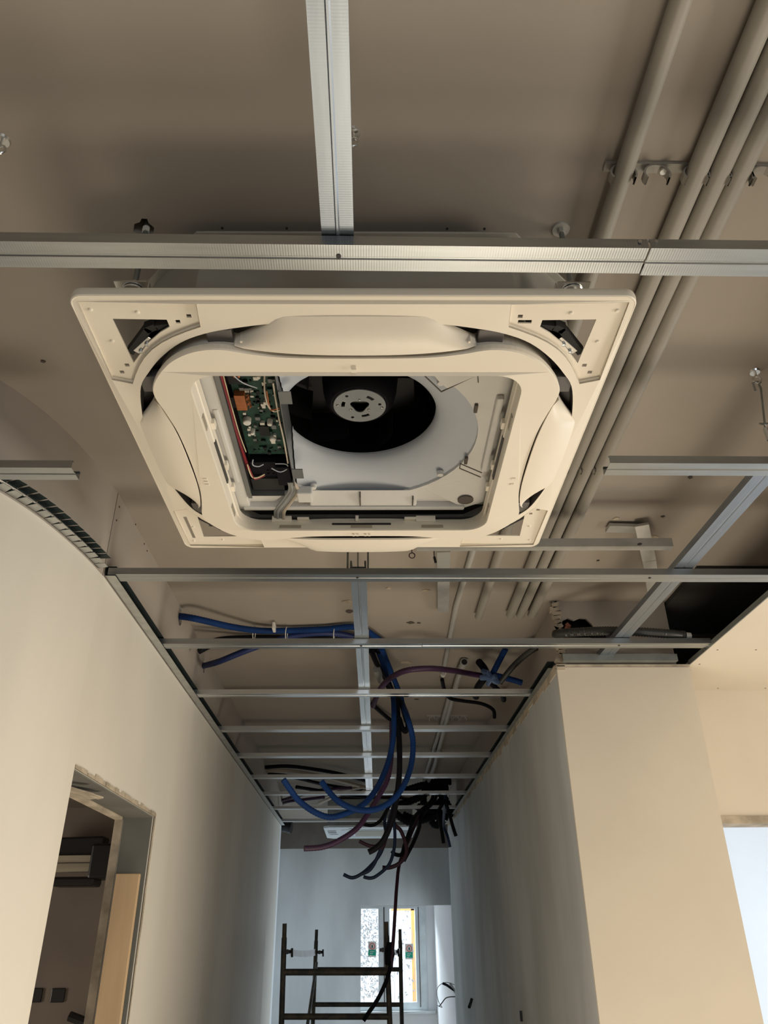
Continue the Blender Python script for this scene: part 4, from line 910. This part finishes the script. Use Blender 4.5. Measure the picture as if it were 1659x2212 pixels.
# stickers on the window panes
for x, lb in ((804,'left'),(884,'right')):
    st = empty('warning_sticker', aty(x,2050 if x<850 else 2055,12.55)); dy = 0 if x < 850 else 5
    tag(st, f'white and green sticker with a red ring on the {lb} window pane', 'sticker', 'stickers on the window')
    c_ = aty(x, 2044+dy, 12.56); g0, g1 = aty(x-8, 2052+dy, 12.56), aty(x+8, 2064+dy, 12.56)
    b = MB(); b.box(g0.x-.005, g1.x+.005, 12.585, 12.588, g1.z-.02, c_.z+.06); b.build('backing', 'tie', st)
    b = MB(); b.lathe([(.032,0),(.040,0),(.040,.002),(.032,.002)], (0,0,0), 24); b.v = [(v[0]+c_.x, 12.583-v[2], v[1]+c_.z) for v in b.v]; b.build('red_ring', 'signr', st)
    b = MB(); b.box(c_.x-.008,c_.x+.008,12.581,12.584,c_.z-.02,c_.z+.015); b.build('figure', 'black', st)
    b = MB(); b.box(g0.x, g1.x, 12.581, 12.584, g1.z, g0.z); b.build('green_field', 'signg', st)
    b = MB(); 
    for k in range(3): b.box(g0.x+.02, g1.x-.02-.02*k, 12.579,12.581, g0.z-.025-.022*k, g0.z-.018-.022*k)
    b.build('print', 'tie', st)
# wires and stubs on the right wall
for i, (px, mt, lb) in enumerate((([(985,2142),(975,2135),(965,2128),(956,2124)],'rubber','upper black cable tail from the door reveal'),([(985,2146),(978,2134),(972,2124)],'wire','grey cable tail beside the black one in the reveal'),([(984,2153),(965,2155),(955,2166),(949,2174)],'black','thin black wire hooking down from the reveal'))):
    tube_('cable_tail', mix(px, [9.35]*len(px)), .012 if i < 2 else .005, mt, lb, 'cable', 'cable tails at the end doorway')
tube_('wire_curl', mix([(983,2128),(965,2122),(950,2128),(943,2142),(948,2165),(955,2176),(945,2172)], [9.36]*7), .0035, 'wire', 'fine curled wire in the end doorway reveal', 'cable')
b = MB(); p = atx(1020,2168,XR-.01); b.beam(p+Vector((0,0,.03)), p+Vector((-.01,.01,0)), .012,.014); b.beam(p+Vector((-.01,.01,0)), p+Vector((-.025,-.02,-.02)), .016,.014)
tag(b.build('wall_hook', 'black'), 'small dark fitting on the right corridor wall', 'fitting')
b = MB(); p = atx(1125,2190,XR-.006); b.beam(p+Vector((0,0,.012)), p+Vector((0,0,-.03)), .012,.012); tag(b.build('wall_hook', 'black'), 'dark plug low on the right corridor wall near the bottom edge', 'fitting')

# ================================================================== DARK ROOM CONTENTS
b = MB(); b.box(-.855, -.775, 2.925, 2.945, FL, .218); tag(b.build('plywood_sheet', 'wood', bevel=.002), 'upright plywood strip leaning inside the left doorway', 'plywood')
Yd = 4.05
p, q = aty(60,1838,Yd), aty(228,1832,Yd); b = MB(); b.beam(p, q, .10, .10); tag(b.build('black_duct', 'black', bevel=.01), 'black horizontal duct above the plank in the dark room', 'duct')
p, q = aty(60,1866,Yd-.06), aty(208,1864,Yd-.06); pk = MB(); pk.beam(p+Vector((0,0,.018)), q+Vector((0,0,.018)), .03, .030); pk.beam(p+Vector((0,0,-.02)), q+Vector((-.02,0,-.02)), .03, .036); tag(pk.build('wood_plank', 'plank', bevel=.002), 'pale double plank under the black duct in the dark room', 'plank')
c_ = aty(228,1862,Yd-.05); b = MB(); b.obox(c_, (.11,.14,.15)); b.obox(c_+Vector((-.12,0,-.085)), (.2,.12,.04)); tag(b.build('black_equipment', 'black', bevel=.012), 'black boxy equipment at the end of the plank in the dark room', 'equipment')
p, q = aty(150,2195,4.15), aty(195,2212,4.15); b = MB(); b.tube([p, q, q+Vector((.05,0,-.08))], .02, 8); tag(b.build('black_tube', 'black', smooth=True), 'dark tube end low in the dark room', 'tube')

# ================================================================== raise the whole site to floor level
for o in list(bpy.data.objects):
    if o.parent is None: o.location.z += CAMZ
for o in bpy.data.objects:
    if '_abs' in o: del o['_abs']
